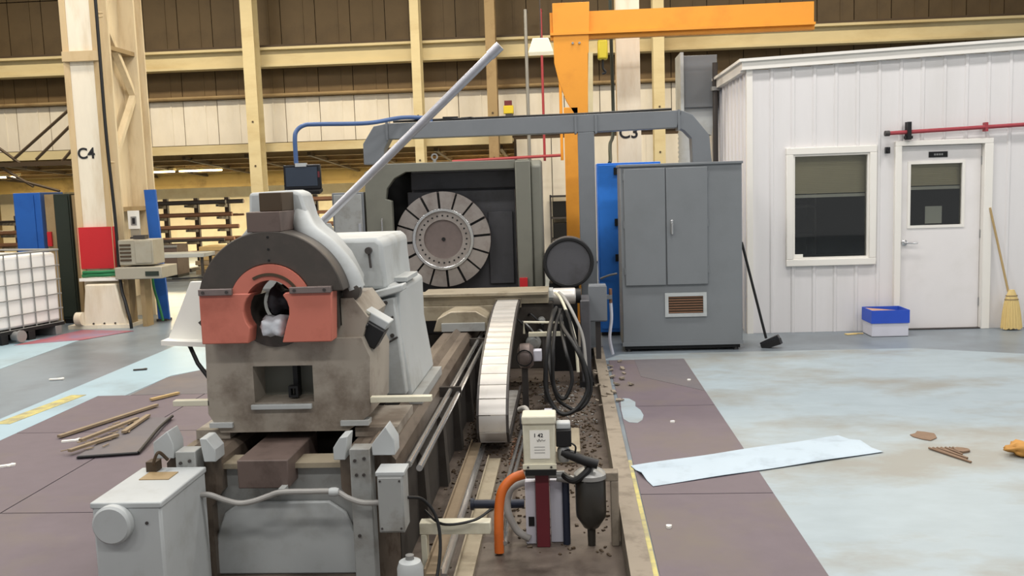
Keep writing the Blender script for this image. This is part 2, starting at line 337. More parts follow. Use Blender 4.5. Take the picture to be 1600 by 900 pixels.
# ================================================================== OFFICE (right)
OY = 10.45
wf = thing('wall_office', 'white ribbed sheet metal wall of the office booth', 'wall', (2,OY,0), kind='structure')
def ztop(x): return 2.90 + .034*(x-1.95)
SW = .23
def strip(mbk, x, z0, z1, zr=None):
    zr = zr or z1
    mbk.box(x, x+SW, OY, OY+.03, z0, z1)
    mbk.prism([(x+.005,OY),(x+.018,OY-.013),(x+.042,OY-.013),(x+.055,OY)], z0, z1, 'z')
    return mbk
holes = ((2.43,3.36,.765,2.025),(3.60,4.585,-.1,2.055))
for i in range(23):
    x = 2.0 + i*SW; zs = [(0, ztop(x))]
    for hx0,hx1,hz0,hz1 in holes:
        a, b_ = max(x,hx0), min(x+SW,hx1)
        if b_-a > SW-.02 or (b_ > a and True):
            nz = []
            for z0, z1 in zs:
                if hz0 > z0: nz.append((z0,min(hz0,z1)))
                if hz1 < z1: nz.append((max(hz1,z0),z1))
            # partial strips keep the part beside the hole
            zs = nz
            if a > x+.005 : build(B().box(x,a,OY,OY+.03,max(0,hz0),hz1).prism([(x+.005,OY),(x+.018,OY-.013),(x+.042,OY-.013),(x+.055,OY)],max(0,hz0),hz1,'z') if a-x > .06 else B().box(x,a,OY,OY+.03,max(0,hz0),hz1), 'wall_sheet', 'white', wf)
            if b_ < x+SW-.005: build(B().box(b_,x+SW,OY,OY+.03,max(0,hz0),hz1), 'wall_sheet', 'white', wf)
    for z0, z1 in zs:
        build(strip(B(), x, z0, z1), 'wall_sheet', 'white', wf)
ws = thing('wall_office_side', 'narrow ribbed side wall of the white office booth', 'wall', (2,OY,0), kind='structure')
first = None
for i in range(13):
    y = OY + i*SW
    if first is None:
        mbk = B().box(2.0,2.03,y,y+SW,0,2.9); mbk.prism([(2.0,y+.10),(1.978,y+.115),(1.978,y+.14),(2.0,y+.155)],0,2.9,'z'); first = build(mbk,'wall_sheet','white',ws)
    else: piece(first,'wall_sheet',ws,dy=i*SW)
build(B().box(1.985,2.05,OY-.03,OY+.03,0,2.92), 'corner_trim', 'trimwhite', ws)
rf = thing('roof_office', 'white flat roof edge of the office booth', 'roof', (2,OY,2.9), kind='structure')
build(B().prism([(1.93,2.90),(7.3,3.08),(7.3,3.19),(1.93,3.0)], OY-.07, OY+.03), 'fascia', 'trimwhite', rf)
build(B().prism([(1.90,2.985),(7.3,3.17),(7.3,3.20),(1.90,3.015)], OY-.10, OY+.06), 'coping', 'trimwhite', rf)
build(B().box(1.93,2.02,OY+.03,13.45,2.88,3.0).box(1.90,2.04,OY+.06,13.45,2.985,3.015), 'side_fascia', 'trimwhite', rf)
build(B().box(2.02,7.3,OY+.06,13.5,2.86,2.90), 'deck', 'ceil', rf)
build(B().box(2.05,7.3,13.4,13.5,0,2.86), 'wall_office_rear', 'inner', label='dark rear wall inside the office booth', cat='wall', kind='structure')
build(B().box(7.25,7.3,OY,13.4,0,2.86), 'wall_office_end', 'white', label='white end wall of the office booth out at the right', cat='wall', kind='structure')
# window
wn = thing('window_1', 'large white framed office window with half drawn blind', 'window', (2.9,OY,.75), kind='structure')
build(B().frame(2.41,3.38,.745,2.045,.075,OY-.05,OY+.06), 'frame', 'trimwhite', wn, bev=.006)
build(B().frame(2.485,3.305,.82,1.97,.02,OY-.03,OY+.05), 'inner_frame', 'trimwhite', wn)
build(B().box(2.505,3.285,OY+.005,OY+.011,.84,1.95), 'pane', 'glass', wn)
build(B().box(2.51,2.60,OY+.0,OY+.004,.84,.875), 'sticker', 'paper', wn)
def blind(x0,x1,z0,z1,name,label):
    t = thing(name,label,'blind',((x0+x1)/2,OY+.12,z0))
    mbk = B(); z = z1-.03
    while z > z0+.03: mbk.rbox(((x0+x1)/2,OY+.12,z),(x1-x0,.024,.002),(62,0,0)); z -= .02
    build(mbk,'slats','blind',t,kind='stuff')
    build(B().box(x0,x1,OY+.10,OY+.14,z0-.005,z0+.028),'bottom_rail','trimwhite',t)
    build(B().box(x0,x1,OY+.10,OY+.14,z1-.03,z1),'head_rail','trimwhite',t)
blind(2.47,3.32,1.50,2.0,'window_blind','beige slatted blind half drawn in the large office window')
dk = thing('office_desk','dark desk inside the office behind the large window','desk',(2.8,11.6,0))
build(B().box(2.3,3.9,11.3,12.0,.70,.74),'desk_top','dkbrown',dk)
for x in (2.34,3.82): build(B().box(x,x+.04,11.34,11.96,0,.70),'side_panel','dkbrown',dk)
build(B().box(2.34,3.86,11.9,11.93,.2,.70),'modesty_panel','dkbrown',dk)
bc = thing('file_rack','grey open file rack inside the office','shelf',(3.1,13.1,0))
for z in (.5,.9,1.3,1.6): build(B().box(2.7,3.4,12.95,13.35,z,z+.03),'shelf_board','galv',bc)
for x in (2.7,3.37): build(B().box(x,x+.03,12.95,13.35,0,1.7),'upright','galv',bc)
# door
dr = thing('door_1','white office door with a half window and black sign','door',(4.08,OY,0), kind='structure')
for a_ in ((3.575,3.645,0,2.025),(4.52,4.61,0,2.025),(3.575,4.61,2.025,2.08)): build(B().box(a_[0],a_[1],OY-.05,OY+.10,a_[2],a_[3]), 'frame', 'trimwhite', dr, bev=.005)
lf = B().box(3.65,3.76,OY+.03,OY+.075,.012,2.02).box(4.32,4.515,OY+.03,OY+.075,.012,2.02).box(3.76,4.32,OY+.03,OY+.075,.012,1.15).box(3.76,4.32,OY+.03,OY+.075,1.83,2.02)
leaf = build(lf,'leaf','doorwhite',dr)
build(B().frame(3.735,4.345,1.125,1.855,.03,OY+.02,OY+.085),'window_bead','trimwhite',dr)
build(B().box(3.765,4.315,OY+.05,OY+.056,1.155,1.825),'pane','glass',dr)
hd = build(B().lathe([(.033,0),(.033,-.012),(.02,-.02)],(3.705,OY+.03,.97),'y',20),'handle','chrome',dr)
build(B().tube([(3.705,OY+.01,.97),(3.705,OY-.03,.97),(3.72,OY-.035,.97),(3.83,OY-.035,.965)],.011,10),'lever','chrome',hd)
sg = build(B().box(3.955,4.155,OY+.022,OY+.03,1.893,1.955),'sign_plate','black',dr)
for xa, xb in ((4.010,4.028),(4.034,4.056),(4.062,4.080),(4.086,4.104)): build(B().box(xa,xb,OY+.0212,OY+.022,1.914,1.934),'sign_mark','galv',sg)
build(B().box(3.63,4.52,OY-.03,OY+.11,0,.012),'threshold','darkbar',dr)
for z in (.25,1.0,1.8): build(B().lathe([(.011,0),(.011,.09)],(4.522,OY+.025,z),'z',8),'hinge','galv',dr)
blind(3.73,4.34,1.55,1.87,'door_blind','beige slatted blind behind the office door window')
nt_ = build(B().box(3.95,4.13,OY+.09,OY+.093,1.17,1.36),'posted_notice','paper',label='white notice sheet behind the office door glass',cat='paper')
# red pipe, sensor
rp = thing('red_sprinkler_pipe','red pipe running along the office wall above the door','pipe',(3.46,10.38,2.16))
build(B().tube([(3.46,10.38,2.165),(7.3,10.38,2.28)],.022,10),'pipe_run','redpipe',rp)
build(B().lathe([(.03,0),(.03,.05)],(3.45,10.38,2.165),'x',12),'end_cap','darkbar',rp)
build(B().box(3.68,3.72,10.34,10.43,2.09,2.28).box(3.66,3.74,10.355,10.405,2.10,2.13),'clamp_bracket','black',rp)
for x in (4.5,5.4): build(B().box(x,x+.03,10.36,10.43,2.12+.03*(x-3.46),2.215+.03*(x-3.46)),'hanger','redpipe',rp)
sn = thing('wall_sensor','small black sensor on the wall between window and door','sensor',(3.49,10.40,1.95))
build(B().box(3.465,3.515,10.385,10.43,1.95,2.02),'body','blackgloss',sn,bev=.006)
build(B().lathe([(.018,0),(.014,-.02)],(3.49,10.385,1.975),'y',12),'eye','black',sn)
# broom, mop, box
br = thing('straw_broom','straw broom standing upside up against the wall right of the door','broom',(4.78,10.28,0))
build(B().tube([(4.585,10.40,1.33),(4.755,10.30,.42)],.012,10),'handle','wood',br)
hb = B(); prof = [(.03,.44),(.045,.40),(.06,.36),(.072,.30),(.09,.18),(.105,.02)]; n = 40
vs = []
for r_, z in prof:
    for q in range(n):
        a = 2*math.pi*q/n; rj = r_*(1+ (.10 if q % 2 else -.06)*(1 if z < .34 else .2)); vs.append((4.785+(.44-z)*.02+rj*math.cos(a), 10.29+rj*.55*math.sin(a), max(.008, z+(random.uniform(-.015,.015) if z < .05 else 0))))
hb.add(vs, [(i*n+q,i*n+(q+1)%n,(i+1)*n+(q+1)%n,(i+1)*n+q) for i in range(len(prof)-1) for q in range(n)]+[tuple(range(n-1,-1,-1)),tuple(range((len(prof)-1)*n,len(prof)*n))])
bh = build(hb,'bristle_head','straw',br,ang=20)
for z, r_ in ((.375,.058),(.335,.068)): build(B().ring((4.787,0),r_*.98,r_*1.05,-.006,.006,n=24).__class__().add([( 4.787+rr_*math.cos(2*math.pi*q/24), 10.29+rr_*.55*math.sin(2*math.pi*q/24), z+dz) for dz in (-.006,.006) for rr_ in (r_*1.08,) for q in range(24)],[(q,(q+1)%24,24+(q+1)%24,24+q) for q in range(24)]),'stitching','tan',bh)
mp_ = thing('floor_squeegee','black handled push brush leaning against the grey cabinet','brush',(2.0,9.6,0))
build(B().tube([(1.765,9.56,1.09),(2.0,9.52,.10)],.014,10),'handle','black',mp_)
build(B().rbox((2.04,9.52,.075),(.20,.07,.05),(0,-28,-25)),'head','blackgloss',mp_,bev=.006)
build(B().rbox((2.055,9.52,.04),(.20,.09,.055),(0,-20,-25)),'bristles','black',mp_)
bx = thing('paper_carton','open carton with blue rim and white body beside the door','box',(3.42,10.2,0))
build(B().frame(3.225,3.605,0,.16,.004,10.02,10.02).__class__().box(3.225,3.605,10.03,10.035,0,.15).box(3.225,3.605,10.335,10.34,0,.15).box(3.225,3.23,10.035,10.335,0,.15).box(3.6,3.605,10.035,10.335,0,.15).box(3.225,3.605,10.03,10.34,0,.005),'lower_box','boxwhite',bx)
build(B().box(3.215,3.615,10.02,10.03,.145,.285).box(3.215,3.615,10.34,10.35,.145,.285).box(3.215,3.225,10.03,10.34,.145,.285).box(3.605,3.615,10.03,10.34,.145,.285),'blue_rim','bluebox',bx)
build(B().rbox((3.40,10.2,.25),(.34,.26,.02),(0,6,0)),'card_filling','cardboard',bx)
sc = build(B().rbox((3.06,10.22,.006),(.12,.06,.008),(0,0,15)).rbox((3.15,10.25,.006),(.10,.03,.008),(0,0,-10)),'paper_scrap','straw',label='pale scrap on the floor left of the blue carton',cat='scrap')

# ================================================================== ELECTRICAL CABINET
ec = thing('electrical_cabinet','tall grey electrical cabinet with two doors and louvred vent','cabinet',(1.14,9.45,0))
build(B().box(.54,1.75,9.45,10.0,.06,1.90),'body','cab',ec,bev=.008)
build(B().box(.53,1.76,9.43,10.02,1.885,1.91),'top_rim','cab',ec,bev=.004)
for x0,x1 in ((.575,.985),(.995,1.405)):
    d = build(B().box(x0,x1,9.425,9.45,.685,1.865),'door','cab',ec,bev=.006)
    if x0 > .9:
        h = build(B().box(1.035,1.06,9.405,9.425,1.20,1.34),'handle_plate','chrome',d,bev=.004)
        build(B().tube([(1.047,9.40,1.31),(1.047,9.385,1.30),(1.045,9.385,1.20)],.008,8),'handle','chrome',d)
for z in (.80,1.27,1.75):
    for x in (.572,1.408): build(B().lathe([(.008,0),(.008,.07)],(x,9.435,z),'z',8),'hinge','cab',ec)
vt = build(B().frame(.97,1.39,.355,.60,.035,9.435,9.45),'vent_frame','castlight',ec)
build(B().box(1.0,1.36,9.447,9.4495,.385,.57),'vent_back','dkbrown',vt)
for i in range(7): build(B().rbox((1.18,9.443,.40+i*.026),(.345,.014,.003),(35,0,0)),'louvre','rustbar',vt)
build(B().box(.56,1.73,9.48,9.98,.02,.06),'plinth','black',ec)
for x in (.6,1.69):
    for y in (9.5,9.95): build(B().lathe([(.03,0),(.02,.03)],(x,y,0),'z',12),'foot','black',ec)
build(B().box(.535,1.755,9.44,9.452,.06,.10),'bottom_rail','cab',ec)

# blue cabinet behind
bl = thing('blue_locker','bright blue steel locker standing behind the grey cabinet','locker',(.6,10.6,0))
build(B().box(.345,1.05,10.5,11.0,.04,1.95),'body','bluelight',bl,bev=.006)
build(B().box(.36,1.04,10.485,10.5,.08,1.93),'door','bluelight',bl,bev=.004)
for z in (.85,1.25,1.82): build(B().box(.53,.57,10.465,10.485,z,z+.08),'latch','black',bl)
build(B().box(.36,1.04,10.52,10.98,0,.04),'plinth','black',bl)
build(B().tube(bez([(.36,10.46,.66),(.45,10.4,.70),(.54,10.38,.72)]),.012,8),'loose_cable','cable',label='pale cable running from the blue locker to the grey cabinet',cat='cable')

# ================================================================== WIREWAY GANTRY
ww = thing('cable_wireway','grey square cable duct bridging from headstock guard to cabinet','duct',(.2,9.85,0))
y0,y1 = 9.74,9.94
build(B().prism([(-1.86,2.262),(.13,2.262),(.30,2.262),(1.15,2.275),(1.19,2.45),(-1.86,2.425)],y0,y1),'long_run','duct',ww,bev=.005)
build(B().prism([(-2.12,2.005),(-1.90,2.005),(-1.90,2.16),(-1.84,2.262),(-1.855,2.425),(-2.0,2.40),(-2.12,2.22)],y0,y1),'left_elbow','duct',ww,bev=.005)
build(B().prism([(1.155,2.275),(1.225,2.24),(1.295,2.165),(1.305,1.912),(1.50,1.912),(1.475,2.19),(1.31,2.40),(1.195,2.45)],y0,y1),'right_elbow','duct',ww,bev=.005)
build(B().box(.13,.30,y0,y1,0,2.262),'post','duct',ww,bev=.005)
build(B().box(.09,.34,y0-.04,y1+.04,0,.02),'foot_plate','duct',ww)
for x in (-1.86,.11,.32,1.17): build(B().box(x-.012,x+.012,y0-.012,y1+.012,2.25,2.455 if x > .5 else 2.437),'joint_collar','duct',ww)
build(B().tube([(-1.8,9.80,2.445),(.2,9.80,2.452),(1.1,9.80,2.468)],.013,6),'cable_on_duct','black',label='black cable lying along the top of the grey duct',cat='cable')
build(B().rbox((-1.20,9.84,2.455),(.16,.1,.04),(0,0,10)).rbox((-1.02,9.84,2.45),(.12,.08,.03),(0,0,-20)),'clamp_scrap','black',label='dark clamps lying on top of the grey duct',cat='clamp')
# pendant monitor
pm = thing('control_pendant','black control monitor hanging from a blue-grey pendant tube','monitor',(-2.6,9.1,1.76))
build(B().box(-2.785,-2.415,9.08,9.13,1.765,2.01),'housing','blackgloss',pm,bev=.01)
build(B().box(-2.76,-2.445,9.074,9.08,1.80,1.985),'screen','screen',pm)
build(B().box(-2.66,-2.55,9.07,9.12,1.99,2.025),'hanging_bracket','castlight',pm)
build(B().box(-2.44,-2.422,9.073,9.08,1.88,1.94),'button_strip','maroon',pm)
build(B().rbox((-2.58,9.06,1.745),(.34,.13,.03),(12,0,0)),'keyboard_shelf','black',pm)
pa = pm
build(B().tube(bez([(-2.655,9.1,2.02),(-2.655,9.1,2.25),(-2.64,9.12,2.34),(-2.57,9.15,2.395),(-2.45,9.2,2.405),(-2.0,9.45,2.415),(-1.7,9.70,2.475),(-1.45,9.84,2.475)]),.022,10),'bent_tube','bluegrey',pa)
build(B().box(-1.52,-1.38,9.78,9.9,2.42,2.455),'saddle_clamp','bluegrey',pa)

# ================================================================== LATHE BED
bd = thing('lathe_bed','long oily lathe bed with two brown slideways','machine bed',(-1.43,6.5,-.15))
def rail_prof(a, b): return [(a,-.15),(a,.44),(a+.035,.48),(a+.09,.48),(a+.13,.515),(a+.17,.48),(b-.03,.48),(b,.45),(b,.30),(b-.06,.22),(b-.06,-.15)]
for a, b in ((-2.0,-1.725),):
    build(B().prism(rail_prof(a,b),4.34,9.9),'slideway','rail',bd)
build(B().prism([(-(p[0])-2.86,p[1]) for p in rail_prof(-2.0,-1.725)],4.34,9.9),'slideway','rail',bd)
build(B().box(-1.70,-1.16,4.5,9.9,-.15,.05),'chip_trough','void',bd)
for y in (5.6,6.6,7.6,8.6): build(B().box(-1.73,-1.13,y,y+.10,-.1,.36),'cross_rib','bedside',bd)
for y in (4.9,5.7,6.5,7.3,8.1,8.9): build(B().prism([(-.87,-.15),(-.80,-.15),(-.82,.28),(-.87,.36)],y,y+.12),'side_rib','bedside',bd)
build(B().box(-.88,-.855,4.36,9.9,-.15,.36),'side_wall','bedside',bd)
caps = ([(-2.02,.49),(-1.92,.49),(-1.92,.56),(-1.945,.625),(-2.02,.57)],[(-1.79,.585),(-1.755,.585),(-1.716,.53),(-1.716,.47),(-1.775,.47)],
        [(-1.142,.53),(-1.108,.58),(-1.07,.585),(-1.085,.47),(-1.142,.47)],[(-.955,.545),(-.885,.63),(-.845,.56),(-.845,.49),(-.955,.49)])
for c_ in caps: build(B().prism(c_,4.25,4.37),'rail_cap','castlight',bd,bev=.004)
for c_ in ([(-1.94,.46),(-1.90,.46),(-1.90,.54)],): pass
for x0 in (-1.91,-1.062):
    p_ = build(B().box(x0,x0+.098,4.24,4.34,-.15,.525),'end_post','castmid',bd,bev=.004)
    for dx,z in ((.025,.47),(.07,.48),(.03,.40),(.065,.40),(.03,.1)): build(B().lathe([(.008,0),(.008,-.008)],(x0+dx,4.24,z),'y',8),'bolt','darkbar',p_)
build(B().box(-1.81,-1.06,4.40,4.5,-.15,.40),'end_wall','castmid',bd)
build(B().prism([(-1.80,-.15),(-1.79,.05),(-1.74,.17),(-1.66,.225),(-1.21,.225),(-1.13,.17),(-1.08,.05),(-1.075,-.15)],4.375,4.40),'arched_panel','castlight',bd,bev=.01)
build(B().box(-1.80,-1.07,4.36,4.52,.40,.425),'end_ledge','beigemetal',bd)
build(B().box(-1.615,-1.365,4.25,4.78,.335,.475),'stop_block','blockbrown',bd,bev=.006)
build(B().prism([(-1.56,.335),(-1.42,.335),(-1.46,.26),(-1.52,.26)],4.33,4.42),'block_bracket','castmid',bd)
for x,z,nm in ((-.79,.43,'lead_screw'),(-.74,.41,'feed_rod')): build(B().tube([(x,4.30,z),(x,8.35,z)],.016,12),nm,'chrome',bd)
for y in (5.9,7.8): build(B().box(-.86,-.72,y,y+.03,.385,.45),'rod_bracket','bedside',bd)
# rag-grey conduit across the bed end
cn = thing('cable_conduit','pale flexible conduit sagging across the bed end','conduit',(-1.35,4.18,.3))
build(B().tube(bez([(-1.80,4.16,.335),(-1.73,4.17,.335),(-1.66,4.18,.305),(-1.59,4.18,.288),(-1.52,4.18,.297),(-1.45,4.19,.318),(-1.387,4.19,.336),(-1.25,4.19,.338),(-1.125,4.18,.339),(-1.06,4.17,.310),(-.99,4.17,.287),(-.90,4.17,.288)]),.0135,10),'conduit_hose','cable',cn)
for x,z in ((-1.80,.335),(-1.13,.339),(-.895,.288)): build(B().lathe([(.019,0),(.022,.01),(.022,.03),(.017,.045)],(x-.02,4.165 if x<-1.2 else 4.175,z),'x',12),'connector','castlight',cn)
build(B().box(-1.40,-1.37,4.19,4.25,.32,.352),'clip','castmid',cn)
# left gearbox
gb = thing('bed_gearbox','light grey gearbox with round end knob at the bed end','gearbox',(-1.95,4.0,-.15))
build(B().box(-2.07,-1.765,3.74,4.235,-.15,.44),'housing','castlight',gb,bev=.012)
build(B().box(-2.075,-1.76,3.735,4.238,.425,.452),'lid','castlight',gb,bev=.006)
build(B().box(-2.0,-1.86,4.04,4.15,.452,.456),'name_plate','tan',gb)
build(B().lathe([(.085,0),(.085,-.035),(.075,-.045),(.0,-.045)],(-1.97,3.74,.362),'y',32),'end_cover','castlight',gb)
for x,z in ((-1.83,.36),(-2.05,.39)): build(B().lathe([(.007,0),(.007,-.006)],(x,3.74,z),'y',8),'bolt','darkbar',gb)
build(B().box(-2.02,-1.97,4.16,4.22,.452,.50).tube(bez([(-1.98,4.15,.49),(-1.95,4.15,.55),(-1.93,4.2,.5)]),.008,6),'valve','dkbrown',gb)
# right junction box
jb = thing('bed_junction_box','grey junction box bolted to the right end of the bed','junction box',(-.85,4.2,.15))
build(B().box(-.905,-.785,4.10,4.235,.165,.445),'body','castmid',jb,bev=.006)
build(B().box(-.912,-.778,4.10,4.235,.435,.455),'lid','castlight',jb,bev=.003)
build(B().box(-.90,-.79,4.092,4.10,.175,.43),'cover_plate','castmid',jb,bev=.003)
for x,z in ((-.89,.19),(-.80,.19),(-.89,.415),(-.80,.415)): build(B().lathe([(.005,0),(.005,-.004)],(x,4.092,z),'y',8),'screw','darkbar',jb)
build(B().tube(bez([(-.785,4.2,.30),(-.72,4.25,.27),(-.66,4.25,.18),(-.64,4.2,.05),(-.66,4.1,-.1),(-.70,4.0,-.13)]),.008,8),'junction_cable','black',label='thin black cable drooping from the bed junction box',cat='cable')

# ================================================================== STEADY REST
st = thing('steady_rest','grey steady rest with dark half ring and salmon painted jaws','steady rest',(-1.45,4.85,.48))
ped = B()
ped.prism([(-1.88,.62),(-1.82,.52),(-1.63,.52),(-1.63,1.0),(-1.87,1.0)],4.6,5.12)
ped.prism([(-1.32,.52),(-1.15,.52),(-1.036,.60),(-1.02,.90),(-1.06,1.0),(-1.32,1.0)],4.6,5.12)
ped.box(-1.63,-1.32,4.6,5.12,.52,.675); ped.box(-1.63,-1.32,4.6,5.12,.865,1.0)
build(ped,'pedestal','pedestal',st)
build(B().box(-1.63,-1.32,4.78,4.82,.675,.865),'recess_panel','guard',st)
build(B().box(-1.46,-1.435,4.72,4.78,.675,.865),'recess_post','black',st)
build(B().frame(-1.47,-1.42,.685,.745,.012,4.66,4.70),'recess_clip','black',st)
build(B().box(-1.645,-1.33,4.575,4.6,.642,.668),'sill_bar','castlight',st,bev=.004)
for x0,x1 in ((-1.87,-1.75),(-1.185,-1.04)): build(B().box(x0,x1,4.58,4.66,.55,.575),'foot_plate','castlight',st)
for x0,x1 in ((-1.96,-1.78),(-1.12,-.90)): build(B().box(x0,x1,4.62,5.1,.482,.53),'slide_shoe','pedestal',st)
for x0,x1 in ((-2.065,-1.87),(-1.03,-.715)): build(B().box(x0,x1,4.60,4.645,.662,.692),'wiper_bar','beigebox',st,bev=.003)
# cradle beneath jaws
build(B().prism([(-1.86,1.0),(-1.06,1.0),(-1.03,1.10),(-1.10,1.20),(-1.165,1.20),(-1.165,1.06),(-1.84,1.06),(-1.84,1.12),(-1.90,1.06)],4.64,5.12),'cradle','pedestal',st)
c0 = (-1.48,1.19)
def arc(c, r, a0, a1, n=32): return [(c[0]+r*math.cos(R(a0+(a1-a0)*i/n)), c[1]+r*math.sin(R(a0+(a1-a0)*i/n))) for i in range(n+1)]
build(B().prism(arc(c0,.372,10,170)+arc(c0,.206,162,18),4.5,4.74),'upper_ring','ring',st,bev=.006)
build(B().prism(arc(c0,.206,162,18)+arc(c0,.128,18,162),4.485,4.72),'bearing_liner','salmon',st)
build(B().ring(c0,.150,.164,4.478,4.486,25,120,24),'liner_groove','dkbrown',st)
jl = [(-1.838,1.255),(-1.60,1.255)]+[(-1.495+.122*math.cos(R(a)),1.16+.122*math.sin(R(a))) for a in (130,145,160,175,190,205,220)]+[(-1.60,1.005),(-1.838,1.005)]
build(B().prism(jl,4.48,4.59),'lower_jaw','salmon',st,bev=.005,label='left salmon painted jaw')
jr = [(-1.167,1.255),(-1.40,1.255)]+[(-1.50+.115*math.cos(R(a)),1.165+.115*math.sin(R(a))) for a in (42,25,8,-10,-28)]+[(-1.43,1.005),(-1.18,1.005)]
build(B().prism(jr,4.48,4.59),'lower_jaw','salmon',st,bev=.005,label='right salmon painted jaw')
for x0,x1 in ((-1.835,-1.665),(-1.375,-1.168)): build(B().box(x0,x1,4.465,4.50,1.250,1.282),'clamp_strip','steeldark',st,bev=.003)
for x in (-1.35,-1.20,-1.81,-1.69): build(B().lathe([(.008,0),(.008,-.006)],(x,4.465,1.266),'y',8),'bolt','darkbar',st)
for z in (1.415,1.47,1.53): build(B().lathe([(.006,0),(.006,-.004)],(-1.478,4.5,z),'y',8),'index_mark','black',st)
build(B().box(-1.58,-1.41,4.50,4.76,1.555,1.655),'lower_block','blockbrown',st,bev=.004)
build(B().box(-1.53,-1.415,4.56,4.80,1.655,1.748),'upper_block','dkbrown',st,bev=.004)
back = arc(c0,.40,172,128,14)+[(-1.66,1.58),(-1.65,1.75),(-1.42,1.758),(-1.375,1.74),(-1.345,1.62),(-1.30,1.56)]+[(-1.25,1.52),(-1.17,1.42),(-1.11,1.29),(-1.12,1.20),(-1.20,1.19)]+arc(c0,.26,15,165,16)
build(B().prism(back,4.76,4.98),'cap_casting','castlight',st,bev=.03)
build(B().tube(bez([(-1.40,4.80,1.62),(-1.33,4.72,1.53),(-1.23,4.70,1.45),(-1.14,4.70,1.33),(-1.105,4.70,1.24)]),.058,14),'swing_arm','castlight',st)
build(B().lathe([(.045,0),(.045,-.05),(.03,-.055)],(-1.11,4.70,1.23),'y',20),'pivot_boss','ring',st)
build(B().ring((-1.495,1.165),.122,.20,4.59,4.80,150,390,40),'bore_shade_shell','ring',st)  # dark shell added so the bore behind the jaws looks shaded
build(B().box(-1.835,-1.69,4.59,4.74,1.06,1.25).box(-1.30,-1.17,4.59,4.74,1.06,1.25),'jaw_backing','ring',st)
# right clamp
build(B().rbox((-1.03,4.78,1.09),(.20,.14,.045),(0,32,0)),'clamp_plate','castlight',st,bev=.006)
build(B().rbox((-1.03,4.74,1.00),(.11,.13,.11),(0,32,0)),'clamp_nut','black',st,bev=.006)
build(B().rbox((-1.11,4.72,1.07),(.10,.10,.16),(0,32,0)),'clamp_arm','guard',st,bev=.006)
build(B().tube([(-1.14,4.66,1.14),(-1.04,4.66,1.05)],.012,8),'clamp_screw','black',st)
build(B().prism([(-1.925,1.09),(-1.86,1.14),(-1.84,1.0),(-1.87,.98),(-1.89,1.05)],4.66,4.76),'left_hook','ring',st)
gdp = build(B().prism([(-2.035,1.285),(-1.955,1.285),(-1.93,.95),(-2.185,.965)],4.86,4.885),'side_guard','paper',st,bev=.003)
build(B().prism([(-2.185,.955),(-1.93,.94),(-1.93,.965),(-2.185,.98)],4.78,4.885),'guard_lip','paper',gdp)
build(B().tube([(-2.07,4.86,.955),(-2.00,4.8,.85),(-1.90,4.78,.72)],.012,8),'guard_strut','black',st)
# bore contents
build(B().lathe([(.0,-.02),(.05,-.02),(.10,0),(.10,.4)],(-1.50,4.80,1.165),'y',28),'bore_dark_stub','void',st)  # made-up stub, its black colour stands in for the dark inside the bore
def rag(c, sx, sy, sz, name, m, label, seed):
    rnd = random.Random(seed); b = bmesh.new(); bmesh.ops.create_icosphere(b, subdivisions=3, radius=1)
    for v in b.verts:
        k = 1 + .22*math.sin(5*v.co.x+seed)+.16*math.sin(7*v.co.y+2*seed)*math.cos(6*v.co.z)+rnd.uniform(-.06,.06)
        v.co = Vector((c[0]+v.co.x*sx*k, c[1]+v.co.y*sy*k, c[2]+v.co.z*sz*k))
    mbk = B().add([tuple(v.co) for v in b.verts], [tuple(v.index for v in f.verts) for f in b.faces]); b.free()
    return build(mbk, name, m, label=label, cat='rag', ang=180)
rag((-1.485,4.66,1.20),.065,.09,.07,'striped_rag','rag','black and white striped rag stuffed in the ring bore',3)
rag((-1.49,4.60,1.075),.068,.10,.055,'pale_rag','ragwhite','pale grey rag lying in the bottom of the bore',5)

# ================================================================== TAILSTOCK
ts = thing('tailstock','light grey tailstock casting behind the steady rest','tailstock',(-1.44,5.6,.48))
build(B().prism([(-1.93,.53),(-.935,.53),(-.945,.62),(-.985,.90),(-.985,1.16),(-1.04,1.19),(-1.83,1.19),(-1.90,1.1),(-1.90,.90)],5.30,6.2),'lower_casting','castlight',ts,bev=.02)
build(B().prism([(-1.80,1.17),(-1.045,1.17),(-1.06,1.36),(-1.06,1.44),(-1.10,1.47),(-1.74,1.47),(-1.80,1.40)],5.26,6.1),'upper_casting','castlight',ts,bev=.025)
build(B().prism([(-1.30,1.12),(-1.17,1.155),(-.945,1.205),(-.945,1.165),(-1.12,1.12),(-1.22,1.05)],5.20,5.34),'ledge','castlight',ts,bev=.008)
build(B().prism([(-1.20,.56),(-.955,.56),(-.985,.90),(-1.0,1.13),(-1.16,1.10),(-1.24,.98)],5.22,5.32),'flank_plate','castlight',ts,bev=.01)
for a,b_ in (((-1.20,.92),(-1.01,1.02)),((-1.21,.78),(-.99,.90))): build(B().tube([(a[0],5.218,a[1]),(b_[0],5.218,b_[1])],.006,6),'flank_groove','darkbar',ts)
for x,z in ((-1.04,.98),(-1.02,.91),(-1.05,1.10)): build(B().lathe([(.012,0),(.012,-.012)],(x,5.22,z),'y',10),'bolt','darkbar',ts)
for x0,x1 in ((-1.98,-1.76),(-1.10,-.88)): build(B().box(x0,x1,5.32,6.18,.482,.535),'slide_shoe','castmid',ts)
build(B().lathe([(.06,0),(.06,.06),(.045,.09)],(-1.45,5.45,1.465),'z',20),'lever_socket','castmid',ts)
build(B().lathe([(.02,0),(.02,-.03)],(-1.14,5.26,1.40),'y',12).tube([(-1.14,5.25,1.40),(-1.13,5.24,1.30)],.008,6),'oil_cup','darkbar',ts)
build(B().box(-1.05,-.97,5.5,5.9,1.19,1.215),'top_ledge','castlight',ts)
lv = thing('lever_pipe','long galvanised pipe leaning up from the tailstock','pipe',(-1.46,5.4,1.54))
